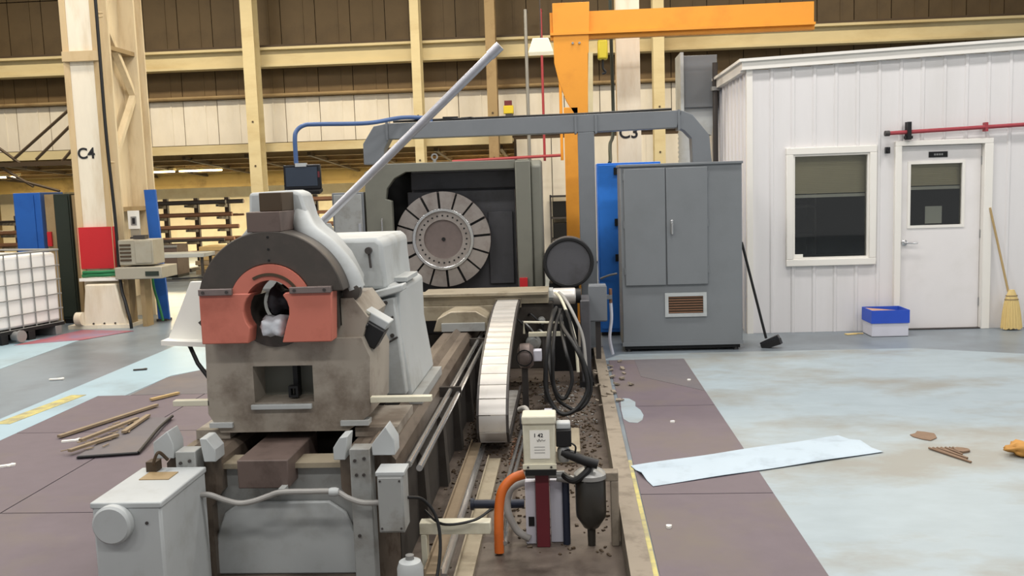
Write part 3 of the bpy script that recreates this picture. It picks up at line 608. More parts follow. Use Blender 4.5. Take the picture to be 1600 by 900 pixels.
build(B().tube([(-1.47,5.42,1.545),(-.365,5.30,2.51)],.023,16,.025),'tube','pipe',lv)
d_ = (Vector((-.365,5.30,2.51))-Vector((-1.47,5.42,1.545))).normalized(); e_ = Vector((-.365,5.30,2.51))
build(B().tube([e_-d_*.06, e_+d_*.02],.029,16),'end_collar','pipe',lv)

# ================================================================== CARRIAGE
cg = thing('lathe_carriage','beige oily carriage saddle crossing the bed before the faceplate','carriage',(-.95,8.6,.48))
build(B().box(-1.95,-.19,8.42,8.85,.66,.745),'cross_slide','beigemetal',cg,bev=.006)
build(B().box(-1.35,-.19,8.36,8.80,.745,.775),'top_plate','beigemetal',cg,bev=.004)
build(B().box(-1.98,-.60,8.38,8.9,.525,.66),'saddle','beigemetal',cg,bev=.006)
build(B().prism([(-1.20,.482),(-.70,.482),(-.72,.60),(-.82,.66),(-1.04,.66),(-1.16,.60)],8.0,8.40),'front_wing','beigemetal',cg,bev=.01)
build(B().prism([(-2.02,.482),(-1.70,.482),(-1.72,.60),(-1.82,.66),(-1.92,.66)],8.0,8.40),'front_wing','beigemetal',cg,bev=.01)
build(B().box(-1.12,-.74,7.96,8.0,.49,.56),'way_wiper','castmid',cg)
ap = build(B().box(-.74,-.15,8.45,8.85,.05,.66),'apron','bedside',cg,bev=.01)
for x,z,r_ in ((-.34,.30,.07),(-.60,.33,.05),(-.26,.50,.035)): build(B().lathe([(r_,0),(r_,-.06),(r_*.6,-.08)],(x,8.45,z),'y',20),'apron_dial','castmid',ap)
for i,(x,z) in enumerate(((-.52,.52),(-.45,.48),(-.38,.55),(-.30,.40))): build(B().tube(bez([(x,8.45,z),(x+.03,8.36,z+.02),(x+.10,8.34,z-.05),(x+.15,8.40,z-.16)]),.009,6),'oil_line','galv' if i%2 else 'black',ap)
sv = thing('servo_motor','bright cylindrical servo motor on the end of the cross slide','motor',(-.05,8.7,.6))
build(B().lathe([(.074,0),(.078,.01),(.078,.20),(.07,.21)],(-.15,8.68,.69),'x',28),'barrel','chainmetal',sv)
build(B().lathe([(.085,0),(.085,.04)],(-.19,8.68,.69),'x',8),'flange','castmid',sv)
build(B().lathe([(.07,0),(.07,.05)],(.06,8.68,.69),'x',24),'end_bell','black',sv)
fu = thing('lathe_ways_pan','dark ribbed pan of tools between bed slideways ahead of the carriage','pan',(-1.43,7.4,.1)) if False else None
# small fittings visible between tailstock and saddle
for i,(x,z) in enumerate(((-1.62,.42),(-1.50,.40),(-1.38,.44))):
    t = thing('coolant_fitting','small grey fitting %s under the saddle'%('at the left','in the middle','at the right')[i],'fitting',(x,8.28,z),group='fittings under the saddle')
    build(B().lathe([(.028,0),(.028,.05),(.02,.06),(.02,.09)],(x,8.29,z),'y',6),'nut','galv',t); build(B().tube([(x,8.29,z),(x,8.24,z),(x+.02,8.2,z-.03)],.012,8),'stub','galv',t)

# ================================================================== HEADSTOCK
hs = thing('headstock','dark grey headstock housing with slotted steel faceplate','headstock',(-1.25,10.4,-.15))
build(B().box(-1.66,-.54,9.98,11.4,-.15,1.90),'housing','headgrey',hs,bev=.01)
build(B().box(-1.70,-.55,9.90,9.98,.60,1.70),'front_plate','headgrey',hs,bev=.008)
build(B().box(-.84,-.58,9.86,9.90,.70,1.47),'side_panel','headgrey',hs,bev=.006)
build(B().box(-1.66,-.54,9.92,9.98,1.72,1.90),'top_step','headgrey',hs,bev=.006)
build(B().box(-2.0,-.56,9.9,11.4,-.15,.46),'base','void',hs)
fpc = (-1.305,9.7,1.20)
fp = build(B().lathe([(.14,.22),(.20,.16),(.485,.15),(.495,.13),(.495,.03),(.485,.022),(.30,.022),(.30,.02),(.0,.02)],fpc,'y',64),'faceplate','steeldark',hs)
# 16 sectors separated by T slots
def sector(a0, a1, r0, r1, gap, y0, y1):
    p = []
    for r_, rev in ((r1,False),(r0,True)):
        g = math.degrees(gap/2/r_); aa = [a0+g+(a1-a0-2*g)*i/5 for i in range(6)]
        if rev: aa = aa[::-1]
        p += [(fpc[0]+r_*math.cos(R(a)), fpc[2]+r_*math.sin(R(a))) for a in aa]
    return B().prism(p, y0, y1)
build(B().ring((fpc[0],fpc[2]),.30,.49,9.717,9.7225,n=64),'slot_floor','black',fp)
for i in range(16):
    a0 = 4+22.5*i; build(sector(a0,a0+22.5,.325,.50,.020 if i % 4 else .030,9.672,9.722),'sector','steel',fp)
build(B().ring((fpc[0],fpc[2]),.29,.326,9.655,9.722,n=64),'raised_lip','chrome',fp,bev=.006)
build(B().ring((fpc[0],fpc[2]),.205,.29,9.685,9.722,n=64),'bolt_ring','steel',fp)
build(B().lathe([(.205,.02),(.205,.012),(.0,.012)],(fpc[0],9.70,fpc[2]),'y',48),'recess_disc','steeldark',fp)
build(B().lathe([(.02,0),(.02,-.012)],(fpc[0],9.71,fpc[2]),'y',16),'centre_hole','black',fp)
for i in range(28):
    a = 2*math.pi*i/28
    if i == 0: b0 = build(B().lathe([(.010,0),(.010,-.006)],(fpc[0]+.248,9.685,fpc[2]),'y',8),'bolt','black',fp)
    else: piece(b0,'bolt',fp,dx=.248*math.cos(a)-.248,dz=.248*math.sin(a))
# guard
gu = thing('chip_guard','olive grey sheet metal guard framing the headstock','machine guard',(-1.16,9.6,-.15))
build(B().prism([(-2.07,.46),(-1.80,.46),(-1.80,1.62),(-1.86,1.64),(-1.84,1.75),(-1.76,1.85),(-1.64,1.91),(-.52,1.91),(-.52,2.0),(-1.90,2.0),(-2.07,1.92)],9.50,9.60),'front_frame','guard',gu,bev=.006)
build(B().box(-.515,-.36,9.42,9.9,.60,1.985),'right_post','guard',gu,bev=.01)
build(B().prism([(9.45,.66),(9.9,.66),(9.9,1.99),(9.55,1.99),(9.45,1.93)],-.36,-.25,'x'),'right_cheek','guard',gu,bev=.02)
build(B().box(-1.90,-.36,9.60,11.2,1.965,2.0),'roof_sheet','guard',gu)
build(B().box(-2.06,-2.03,9.60,11.2,-.15,1.92),'left_sheet','guard',gu)
build(B().box(-2.03,-.56,11.4,11.43,-.15,1.95),'rear_sheet','void',gu)
build(B().box(-2.03,-1.72,10.3,10.33,.46,1.95),'inner_sheet','void',gu)
build(B().box(-2.04,-1.83,9.47,9.50,.46,.52),'lower_lip','guard',gu)
eb = build(B().ring((-1.36,2.06),.022,.036,9.66,9.675,n=20),'eye_bolt','galv',gu); build(B().lathe([(.018,0),(.018,.03)],(-1.36,9.667,2.0),'z',12),'eye_base','galv',eb)
build(B().tube([(-1.90,9.47,1.30),(-1.90,9.44,1.32),(-1.90,9.44,1.42),(-1.90,9.47,1.44)],.010,8),'grab_handle','chrome',gu)
build(B().box(-.50,-.42,9.38,9.42,.70,.80),'red_tag','red',gu)
# left side control box of the guard (grey green)
kx = thing('machine_side_panel','small grey-green electrical box left of the guard frame','electrical box',(-2.25,9.5,.5))
build(B().box(-2.42,-2.09,9.50,9.75,.95,1.72),'body','duct',kx,bev=.006)
build(B().box(-2.40,-2.11,9.485,9.50,.97,1.70),'door','castmid',kx,bev=.004)
build(B().box(-2.15,-2.12,9.47,9.485,1.25,1.40),'handle','chrome',kx)
build(B().box(-2.30,-2.2,9.55,9.7,-.0,.95),'stand','duct',kx)
dm = thing('drum_motor','large round dark motor cover beside the guard','motor',(0,9.4,.72))
build(B().lathe([(.245,0),(.245,.35),(.22,.40)],(0.0,9.2,.962),'y',48),'barrel','headgrey',dm)
build(B().ring((0.0,.962),.215,.252,9.165,9.21,n=48),'rim','black',dm,bev=.008)
build(B().lathe([(.216,.0),(.216,-.012),(.0,-.012)],(0.0,9.195,.962),'y',48),'cover','headgrey',dm)
build(B().prism([(-.2,.60),(.10,.60),(.10,.75),(-.2,.75)],9.25,9.55).box(-.18,.08,9.28,9.5,-.15,.60),'mount','black',dm)
jx = thing('wall_junction_box','grey junction box on a stand left of the grey cabinet','junction box',(.28,9.05,0))
build(B().box(.19,.36,9.0,9.15,.39,.75),'body','duct',jx,bev=.006)
build(B().box(.185,.365,8.99,9.0,.40,.74),'lid','duct',jx,bev=.004)
build(B().box(.25,.30,9.05,9.10,0.012,.39),'stand','darkbar',jx)
build(B().lathe([(.016,0),(.016,.14)],(.405,9.1,.56),'z',10),'gland','rustbar',jx); build(B().tube(bez([(.405,9.1,.56),(.41,9.12,.4),(.39,9.14,.2),(.42,9.2,.03)]),.016,8),'gland_cable','boxwhite',jx)
build(B().box(.35,.42,9.07,9.13,.60,.64),'gland_bracket','duct',jx)

# ================================================================== ENERGY CHAIN
ch = thing('energy_chain','shiny steel covered cable chain curving down beside the bed','cable chain',(-.56,6.3,-.15))
path = bez([(8.45,.70),(8.0,.685),(7.45,.605),(6.85,.475),(6.5,.33),(6.34,.16),(6.32,0),(6.40,-.085),(6.6,-.10)] and [Vector((y,0,z)) for y,z in ((8.45,.70),(8.0,.685),(7.45,.605),(6.85,.475),(6.50,.33),(6.34,.16),(6.33,.02),(6.42,-.07),(6.62,-.09),(7.2,-.09),(8.2,-.09))],12)
L_ = [0]
for i in range(1,len(path)): L_.append(L_[-1]+(path[i]-path[i-1]).length)
def at_len(s):
    for i in range(1,len(path)):
        if L_[i] >= s: t = (s-L_[i-1])/max(1e-9,L_[i]-L_[i-1]); return path[i-1].lerp(path[i],t)
    return path[-1]
s_ = 0.0; pitch = .125; k = 0
while s_ + pitch < L_[-1]:
    a, b_ = at_len(s_), at_len(s_+pitch); d = (b_-a).normalized(); nrm = Vector((d.z,0,-d.x)); # outward
    if k == 0 and nrm.z < 0: nrm = -nrm
    nrm = Vector((d.z,0,-d.x)) if Vector((d.z,0,-d.x)).dot(Vector((0,0,1))) != 0 and d.x < 0 else Vector((d.z,0,-d.x))
    nrm = Vector((d.z,0,-d.x))
    a2, b2 = a+d*.004, b_-d*.004
    pts = [(a2.x,a2.z),(b2.x,b2.z),((b2+nrm*-.0).x,(b2).z)]
    o_ = nrm*.0; i_ = -nrm*.05
    lift = nrm*.006
    prof = [(a2+lift*.2),(a2+d*.03+lift),(b2-d*.03+lift),(b2),(b2+i_*.12),(a2+i_*.12)]
    lk = build(B().prism([(p.x,p.z) for p in prof],-.655,-.465,'x'),'chain_link','chainmetal',ch)
    sd = [(a2-d*.006),(b2+d*.006),(b2+d*.006+i_),(a2-d*.006+i_)]
    for xa in (-.672,-.465): build(B().prism([(p.x,p.z) for p in sd],xa,xa+.017,'x'),'side_plate','darkbar',lk)
    s_ += pitch; k += 1
build(B().box(-.68,-.44,8.40,8.47,.63,.72),'end_bracket','beigemetal',ch)

# ================================================================== PIT FITTINGS
for x0,x1,y0,y1,m,lb in ((-.74,-.66,4.3,6.6,'stick','rusty angle rail on the pit floor nearest the bed'),(-.66,-.63,4.3,6.55,'chrome','shiny steel strip on the pit floor along the rusty rail'),(-.585,-.50,4.2,6.2,'beigemetal','beige channel on the pit floor under the chain')):
    build(B().box(x0,x1,y0,y1,-.15,-.12).box(x0,x0+.008,y0,y1,-.12,-.095),'floor_channel',m,label=lb,cat='channel')
for i,x in enumerate((-.40,-.365)): build(B().tube([(x,4.6,-.12+.03*i),(x-.02,5.6,-.10),(x+.02,7.3,-.12)],.013,8),'pit_conduit','chrome',label=('left','right')[i]+' shiny conduit running along the pit floor',cat='conduit')
wbm = build(B().box(-.775,-.42,4.42,4.49,.03,.09).box(-.77,-.74,4.42,4.49,-.15,.03),'cross_bar','beigebox',label='white bar bridging from the bed to the pump',cat='bar',bev=.004)
wc = thing('oil_reservoir','small white round canister beside the bed junction box','canister',(-.76,4.05,-.15))
build(B().lathe([(.055,0),(.06,.01),(.06,.17),(.05,.20),(.02,.21)],(-.76,4.05,-.15),'z',24),'body','castlight',wc); build(B().lathe([(.02,0),(.02,.02)],(-.76,4.05,.06),'z',12),'cap','galv',wc)
build(B().tube(bez([(-.76,4.52,.12),(-.65,4.38,.10),(-.5,4.4,.11),(-.42,4.5,.13)]),.007,6),'bar_cable','black',label='thin black cable lying on the white bar',cat='cable')
build(B().tube([(-.56,5.0,-.02),(-.28,5.0,-.02)],.025,12).tube([(-.56,5.0,-.02),(-.58,5.0,-.02)],.034,12),'cross_pipe','navy',label='dark pipe crossing the pit behind the orange hose',cat='pipe')
# pump / lubrication unit
pu = thing('lubrication_unit','lubrication unit with beige box on a maroon post','pump unit',(-.15,4.72,-.15))
bxo = build(B().box(-.258,-.092,4.66,4.78,.285,.525),'enclosure','beigebox',pu,bev=.006)
build(B().box(-.262,-.086,4.65,4.79,.52,.565),'enclosure_cap','beigebox',pu,bev=.008)
build(B().box(-.262,-.088,4.65,4.66,.285,.31),'enclosure_foot','beigebox',pu)
lbp = build(B().box(-.222,-.120,4.656,4.66,.34,.49),'label_sheet','paper',bxo)
tx = text('1 42','label_writing',.028,(-.178,4.6555,.462),(90,0,0),'ink',pu,.0004); build(B().tube(bez([(-.185,4.6555,.440),(-.180,4.6555,.430),(-.174,4.6555,.444),(-.168,4.6555,.432),(-.160,4.6555,.440),(-.150,4.6555,.434),(-.142,4.6555,.439)],4),.0012,5),'label_scribble','ink',lbp)
for z in (.37,.385,.40): build(B().box(-.20,-.145,4.6553,4.656,z,z+.003),'printed_line','galv',lbp)
for x in (-.235,-.115): build(B().lathe([(.006,0),(.006,-.005)],(x,4.65,.297),'y',8),'screw','darkbar',bxo)
build(B().box(-.202,-.132,4.69,4.76,-.15,.285),'post','maroon',pu,bev=.004)
build(B().box(-.25,-.09,4.64,4.80,.255,.285),'mount_plate','black',pu)
build(B().box(-.26,-.205,4.74,4.82,-.15,.19).box(-.13,-.05,4.76,4.84,-.15,.19),'tank','boxwhite',pu,bev=.004)
build(B().box(-.245,-.215,4.735,4.74,-.05,.0),'tank_port','black',pu)
build(B().tube([(-.045,4.74,.20),(-.045,4.74,-.15)],.020,12),'riser','navy',pu)
build(B().tube([(-.25,4.72,.235),(-.05,4.72,.235)],.020,12).tube([(-.09,4.72,.22),(.02,4.72,.20)],.022,12),'manifold','galv',pu)
build(B().box(-.088,-.008,4.67,4.76,.395,.485),'solenoid','black',pu,bev=.006)
build(B().box(-.086,-.012,4.68,4.75,.485,.52),'solenoid_cap','castlight',pu,bev=.008)
build(B().lathe([(.028,0),(.034,.02),(.034,.06),(.026,.08)],(-.05,4.71,.31),'z',16),'valve_body','galv',pu)
build(B().tube(bez([(-.055,4.70,.36),(.0,4.68,.345),(.05,4.67,.325),(.125,4.66,.305)]),.026,14),'grip_handle','black',pu)
build(B().tube(bez([(-.012,4.66,.42),(.012,4.66,.40),(.008,4.67,.36)]),.005,6),'solenoid_wire','black',pu)
flt = build(B().lathe([(.02,-.15),(.022,-.06),(.04,-.05),(.078,.01),(.08,.04),(.08,.205),(.074,.215)],(.085,4.72,0),'z',28),'filter_bowl','oilpan',pu)
build(B().lathe([(.06,0),(.085,.008),(.085,.03),(.06,.05),(.03,.06),(.03,.09)],(.085,4.72,.21),'z',28),'filter_head','galv',flt)
build(B().box(.13,.23,4.70,4.78,.20,.245).box(.19,.23,4.70,4.78,-.15,.20),'filter_bracket','kerb',pu,bev=.004)
build(B().tube(bez([(-.06,4.72,.235),(.0,4.66,.22),(.06,4.66,.26),(.09,4.69,.30)]),.018,10),'feed_hose','black',pu)
build(B().tube(bez([(-.258,4.70,.245),(-.32,4.69,.225),(-.37,4.67,.175),(-.39,4.65,.10),(-.395,4.62,-.02),(-.395,4.6,-.14)],10),.025,14),'orange_hose','orangehose',label='orange hose arching down from the lubrication unit',cat='hose')
build(B().tube(bez([(-.24,4.86,.16),(-.34,4.84,.12),(-.36,4.80,.02),(-.31,4.76,-.08),(-.24,4.74,-.12)],10),.020,12),'grey_hose','cable',label='grey hose looping behind the orange hose into the pit',cat='hose')
build(B().tube(bez([(-.36,6.2,.22),(-.31,6.1,.25),(-.27,5.9,.20),(-.25,5.7,.08),(-.26,5.6,-.12)],8),.017,10),'pale_hose','cable',label='pale hose rising behind the beige lubrication box',cat='hose')
# hanging cable loops
def loop(name, m, r_, pts, lb): build(B().tube(bez(pts,8),r_,10),name,m,label=lb,cat='cable',group='cable loops hanging from the carriage')
loop('cable_loop','black',.017,[(-.12,8.4,.62),(-.14,7.6,.66),(-.17,7.1,.56),(-.20,7.0,.22),(-.15,6.98,.06),(-.07,6.96,-.01),(.04,6.98,.03),(.12,7.02,.16),(.10,7.05,.33),(.04,7.1,.48),(-.06,7.4,.60),(-.10,8.4,.60)],'outermost black cable loop hanging beside the cable chain')
loop('cable_loop','black',.015,[(-.08,8.4,.60),(-.11,7.5,.62),(-.135,7.1,.50),(-.14,7.05,.22),(-.10,7.04,.11),(-.05,7.04,.10),(.0,7.06,.2),(.0,7.08,.30),(-.04,7.12,.46),(-.07,7.5,.58),(-.07,8.4,.58)],'inner smaller black cable loop beside the cable chain')
loop('cable_loop','black',.014,[(-.05,8.4,.62),(-.01,7.8,.62),(.03,7.3,.52),(.10,7.12,.36),(.15,7.1,.20),(.13,7.08,.08),(.05,7.05,.0),(-.03,7.06,.02),(-.12,7.1,.10),(-.17,7.2,.35),(-.16,7.7,.58),(-.15,8.4,.6)],'black cable loop swinging furthest to the right')
for i,(dx,m) in enumerate(((0,'beigebox'),(.035,'cable'))):
    build(B().tube(bez([(-.13+dx,8.55,.74),(-.08+dx,8.3,.72),(-.02+dx*1.5,8.1,.60),(.04+dx*2,8.0,.40),(.06+dx*2,7.9,.12)]),.014,8),'oil_hose',m,label=('pale','grey')[i]+' hose dropping from the servo motor into the pit',cat='hose')
ft = thing('cable_bracket','pale wire bracket holding the hanging cables','bracket',(-.2,7.9,.5))
build(B().tube([(-.40,7.95,.46),(-.40,7.95,.56),(-.06,7.95,.55),(-.05,7.95,.46)],.010,8),'wire_hoop','beigebox',ft)
build(B().box(-.36,-.04,7.9,7.98,.44,.47),'cross_plate','beigebox',ft); build(B().box(-.24,-.20,7.92,7.96,-.15,.44),'post','darkbar',ft)
vw = thing('coolant_motor','dark round coolant motor with white end block beside the chain','motor',(-.38,7.6,-.15))
build(B().lathe([(.06,0),(.10,.02),(.105,.05),(.105,.10),(.08,.13)],(-.44,7.6,.33),'x',28),'barrel','steeldark',vw); build(B().ring((-.38,.33),.06,.07,7.49,7.5,n=20),'face_ring','black',vw)
build(B().box(-.31,-.24,7.55,7.65,.29,.38),'end_block','boxwhite',vw,bev=.006); build(B().box(-.41,-.36,7.57,7.63,-.15,.26),'stand','darkbar',vw)
mt = thing('pit_motor','small motor with pale nameplate end in the pit','motor',(-.25,6.95,-.15))
build(B().lathe([(.06,0),(.065,.02),(.065,.16),(.05,.18)],(-.40,6.95,-.06),'x',20),'barrel','headgrey',mt); build(B().box(-.215,-.15,6.90,7.0,-.15,.03),'end_block','boxwhite',mt,bev=.006)
build(B().box(-.32,.05,6.15,6.75,-.15,-.06),'pit_cover','beigemetal',label='beige oily cover plate on the pit floor below the cable loops',cat='cover plate',bev=.008)
for i in range(26):
    x = random.uniform(.20,.52); y = random.uniform(7.0,8.9); r_ = random.uniform(.012,.03)
    build(B().rbox((x,y,r_*.3+.012),(r_*2,r_*1.3,r_*.6),(random.uniform(-20,20),random.uniform(-20,20),random.uniform(0,180))),'rubble_chip','kerb',label='small grey chip of rubble along the pit kerb',cat='rubble',group='rubble along the pit kerb')
dk2 = thing('pit_guard_post','dark steel guard plate at the kerb beside the servo motor','guard plate',(.15,8.6,-.15))
build(B().box(.10,.19,8.55,9.0,-.15,.66),'plate','headgrey',dk2,bev=.01); build(B().box(.08,.21,8.5,9.0,-.15,-.10),'foot','black',dk2)

# ================================================================== COLUMNS C4 / C3
c4 = thing('lattice_column','cream crane column marked C4 with a red band','column',(-6.35,12.8,0))
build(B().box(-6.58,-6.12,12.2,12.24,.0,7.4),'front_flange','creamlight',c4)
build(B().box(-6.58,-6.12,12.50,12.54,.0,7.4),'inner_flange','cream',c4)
build(B().box(-6.36,-6.33,12.24,12.50,.0,7.4),'front_web','cream',c4)
build(B().prism([(-6.59,12.20),(-6.53,12.20),(-6.53,12.19),(-6.59,12.15)],0.65,7.4,'z'),'edge_strip','tan_light',c4); build(B().prism([(-6.20,12.20),(-6.11,12.20),(-6.11,12.15),(-6.20,12.19)],0.65,7.4,'z'),'edge_strip','tan_light',c4)
build(B().box(-6.60,-6.10,12.14,12.20,3.55,3.68),'splice_plate','tan_light',c4)
build(B().box(-6.58,-6.12,13.30,13.34,0,7.4).box(-6.58,-6.12,13.55,13.58,0,7.4).box(-6.36,-6.33,13.34,13.55,0,7.4),'rear_post','cream',c4)
build(B().box(-6.37,-6.345,12.54,13.30,.3,7.4),'web_plate','cream',c4)
for za, zb in ((2.2,3.2),(4.2,3.2),(4.2,5.2),(6.2,5.2)):
    build(B().tube([(-6.22,12.52,za),(-6.22,13.32,zb)],.06,4),'diagonal','cream',c4)
for z in (1.55,3.75): build(B().box(-6.345,-6.15,12.54,13.30,z,z+.06),'batten','tan',c4)
build(B().box(-6.60,-6.10,12.155,12.24,.80,1.36),'red_band','red',c4)
pl = build(B().prism([(-6.56,0),(-5.92,0),(-5.98,.14),(-6.06,.60),(-6.48,.60)],12.02,12.30),'plinth','creamlight',c4,bev=.02)
for x in (-6.4,-6.25,-6.1): build(B().lathe([(.012,0),(.012,-.015)],(x,12.02,.07),'y',8),'anchor_bolt','darkbar',pl)
build(B().box(-6.75,-5.9,12.0,12.5,0,.05),'base_plate','creamlight',c4)
text('C4','column_mark',.20,(-6.405,12.196,2.34),(90,0,0),'ink',c4)
build(B().box(-6.57,-6.03,12.05,12.2,.64,.68),'shelf_ring','trimwhite',c4)
gh = build(B().tube(bez([(-6.55,12.13,.71),(-6.4,12.08,.72),(-6.2,12.08,.72),(-6.05,12.13,.73)]),.028,10).tube(bez([(-6.53,12.1,.755),(-6.3,12.06,.76),(-6.07,12.1,.765)]),.022,10),'green_hose','green',label='green hose coiled on the column below the red band',cat='hose')
build(B().tube(bez([(-6.08,12.14,7.3),(-6.08,12.14,4),(-6.07,12.12,2.6),(-6.03,12.1,1.5),(-6.0,12.05,.62),(-5.93,12.0,.35),(-5.86,11.95,.12),(-5.85,11.95,.0)]),.022,8),'drop_cable','black',label='black cable hanging down the column marked C4',cat='cable')
build(B().lathe([(.09,0),(.09,.09)],(-6.62,12.0,.14),'x',20),'floor_reel','creamlight',label='small cream reel on the floor left of the column plinth',cat='reel')
# workstation on the column
wk = thing('column_workstation','beige machine control box and bench beside the column','workstation',(-5.75,12.15,0))
build(B().box(-5.97,-5.50,12.0,12.35,.845,1.18),'control_box','sandy',wk,bev=.01)
build(B().box(-5.74,-5.52,11.99,12.0,.87,1.16),'front_panel','sandy',wk,bev=.004)
for i in range(5): build(B().box(-5.95,-5.80,11.99,12.0,.90+i*.05,.925+i*.05),'vent_slot','dkbrown',wk)
build(B().box(-6.02,-5.38,11.95,12.45,.66,.82),'bench_top','sandy',wk,bev=.01)
build(B().box(-5.60,-5.42,11.94,11.95,.70,.76),'bench_label','dkgreen',wk)
for x in (-5.98,-5.76): build(B().box(x,x+.06,12.1,12.3,0,.66),'bench_leg','tan',wk)
build(B().box(-5.99,-5.80,12.4,12.43,1.0,1.2).rbox((-5.72,12.15,1.21),(.16,.12,.05),(0,0,0)),'top_item','darkbar',wk)
nt = thing('column_notice','white printed notice fixed beside the column','notice',(-5.9,12.5,1.3))
build(B().box(-6.02,-5.86,12.44,12.45,1.31,1.56),'sheet','paper',nt); build(B().box(-5.98,-5.90,12.436,12.44,1.36,1.48),'printed_block','galv',nt); build(B().box(-5.96,-5.92,12.434,12.436,1.38,1.46),'printed_figure','ink',nt)
build(B().box(-6.0,-5.88,12.45,12.5,.82,1.56),'backing_board','sandy',nt)
# blue and green boards
bp1 = thing('display_board','tall blue board standing right of the column','board',(-5.77,12.7,0)); build(B().prism([(-5.85,1.84),(-5.69,1.84),(-5.62,.02),(-5.78,.02)],12.62,12.66),'board','blue',bp1); build(B().box(-5.80,-5.64,12.60,12.75,0,.03),'foot','darkbar',bp1)
build(B().tube(bez([(-5.80,12.58,.80),(-5.78,12.55,.5),(-5.70,12.52,.2),(-5.66,12.5,.02)]),.018,8),'drain_hose','green',label='dark green hose hanging in front of the blue board',cat='hose')
bp2 = thing('blue_cabinet','blue steel cabinet behind the white tote','cabinet',(-7.5,12.8,0))
build(B().box(-7.72,-7.33,12.6,13.2,.10,1.85),'body','blue',bp2,bev=.006); build(B().box(-7.70,-7.42,12.585,12.6,.15,1.82),'door','blue',bp2); build(B().box(-7.70,-7.35,12.65,13.15,0,.10),'plinth','black',bp2)
tp = thing('tan_post','tan upright post beside the blue cabinet','post',(-7.21,12.6,0)); build(B().box(-7.27,-7.14,12.6,12.7,0,1.82),'upright','tan',tp); build(B().box(-7.30,-7.135,12.57,12.73,0,.03),'foot','tan',tp); build(B().box(-7.26,-7.20,12.57,12.6,1.1,1.3),'red_tag','red',tp)
gp = thing('dark_green_locker','dark green locker left of the column marked C4','locker',(-6.95,12.6,0)); build(B().box(-7.13,-6.90,12.58,13.1,.06,1.82),'body','dkgreen',gp,bev=.005); build(B().box(-7.11,-6.92,12.565,12.58,.10,1.79),'door','dkgreen',gp); build(B().box(-7.11,-6.92,12.6,13.05,0,.06),'plinth','black',gp); build(B().box(-6.88,-6.82,12.6,12.7,0,1.8),'side_post','tan',gp)
# C3
c3 = thing('plain_column','cream post marked C3 behind the grey duct','column',(.83,12.3,0))
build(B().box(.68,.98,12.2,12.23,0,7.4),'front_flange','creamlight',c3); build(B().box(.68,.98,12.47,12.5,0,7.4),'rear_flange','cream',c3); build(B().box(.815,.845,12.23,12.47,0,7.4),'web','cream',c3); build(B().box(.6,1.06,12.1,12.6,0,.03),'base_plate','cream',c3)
text('C3','column_mark',.21,(.82,12.198,2.36),(90,0,0),'ink',c3)
build(B().tube(bez([(.60,12.1,7.3),(.61,12.1,4),(.62,12.1,2.5),(.55,11.6,2.2),(.52,11.0,2.0),(.50,10.8,1.955)]),.022,8),'drop_hose','dkgreen',label='dark hose hanging beside the cream post marked C3',cat='hose')
# ================================================================== JIB CRANE
jc = thing('jib_crane','orange jib crane mast with tapered bracket','crane',(.08,11.6,0))
build(B().box(-.01,.165,11.5,11.68,0,2.66),'mast','orange',jc,bev=.006)
build(B().prism([(-.115,3.9),(.33,3.9),(.285,2.58),(.115,2.58),(.02,2.75),(-.06,2.98),(-.11,3.2)],11.5,11.62),'tapered_bracket','orange',jc,bev=.004)
build(B().prism([(.30,3.30),(.36,3.30),(.345,2.55),(.285,2.55)],11.5,11.7),'bracket_flange','girder',jc)
build(B().box(-.15,3.0,11.53,11.62,3.47,3.52).box(-.15,3.0,11.48,11.67,3.52,3.55).box(-.15,3.0,11.56,11.59,3.55,3.8),'boom','orange',jc)
build(B().box(-.10,.25,11.42,11.76,0,.03),'base_plate','orange',jc)
for x in (.12,.2): build(B().lathe([(.014,0),(.014,-.02)],(x,11.5,3.42),'y',8),'bolt','galv',jc)
hk = thing('hoist_trolley','yellow hoist trolley hanging from the orange boom','hoist',(.48,11.5,3.2))
build(B().box(.42,.54,11.50,11.64,3.22,3.45),'body','yellow',hk,bev=.02); build(B().tube(bez([(.48,11.57,3.22),(.48,11.57,3.12),(.51,11.57,3.07),(.47,11.57,3.05)]),.014,8),'hook','black',hk)
# HVAC
hv = thing('air_handler','grey sheet metal air unit against the office side','air unit',(1.75,12.6,2.2))
build(B().box(1.53,1.97,12.3,12.8,2.66,3.32),'box','duct',hv,bev=.006); build(B().box(1.50,1.54,12.26,12.84,2.62,3.36),'flange','castlight',hv)
build(B().prism([(1.55,2.66),(1.96,2.66),(1.90,2.30),(1.56,2.45)],12.35,12.75),'transition','castlight',hv)
fd = B().lathe([(.16 + (.012 if i % 2 else 0), i*.03) for i in range(28)],(1.66,12.55,1.65),'z',24); build(fd,'flex_duct','castlight',hv,ang=60)
build(B().box(1.58,1.74,12.47,12.63,0,1.65),'stand','duct',hv)
hp = thing('dark_vent_pipe','dark vertical pipe at the office corner beside the air unit','pipe',(1.92,12.1,0)); build(B().tube([(1.92,12.15,0),(1.92,12.15,3.2)],.035,10),'upright','darkbar',hp); build(B().box(1.87,1.99,12.1,12.2,2.85,2.90),'strap','galv',hp)
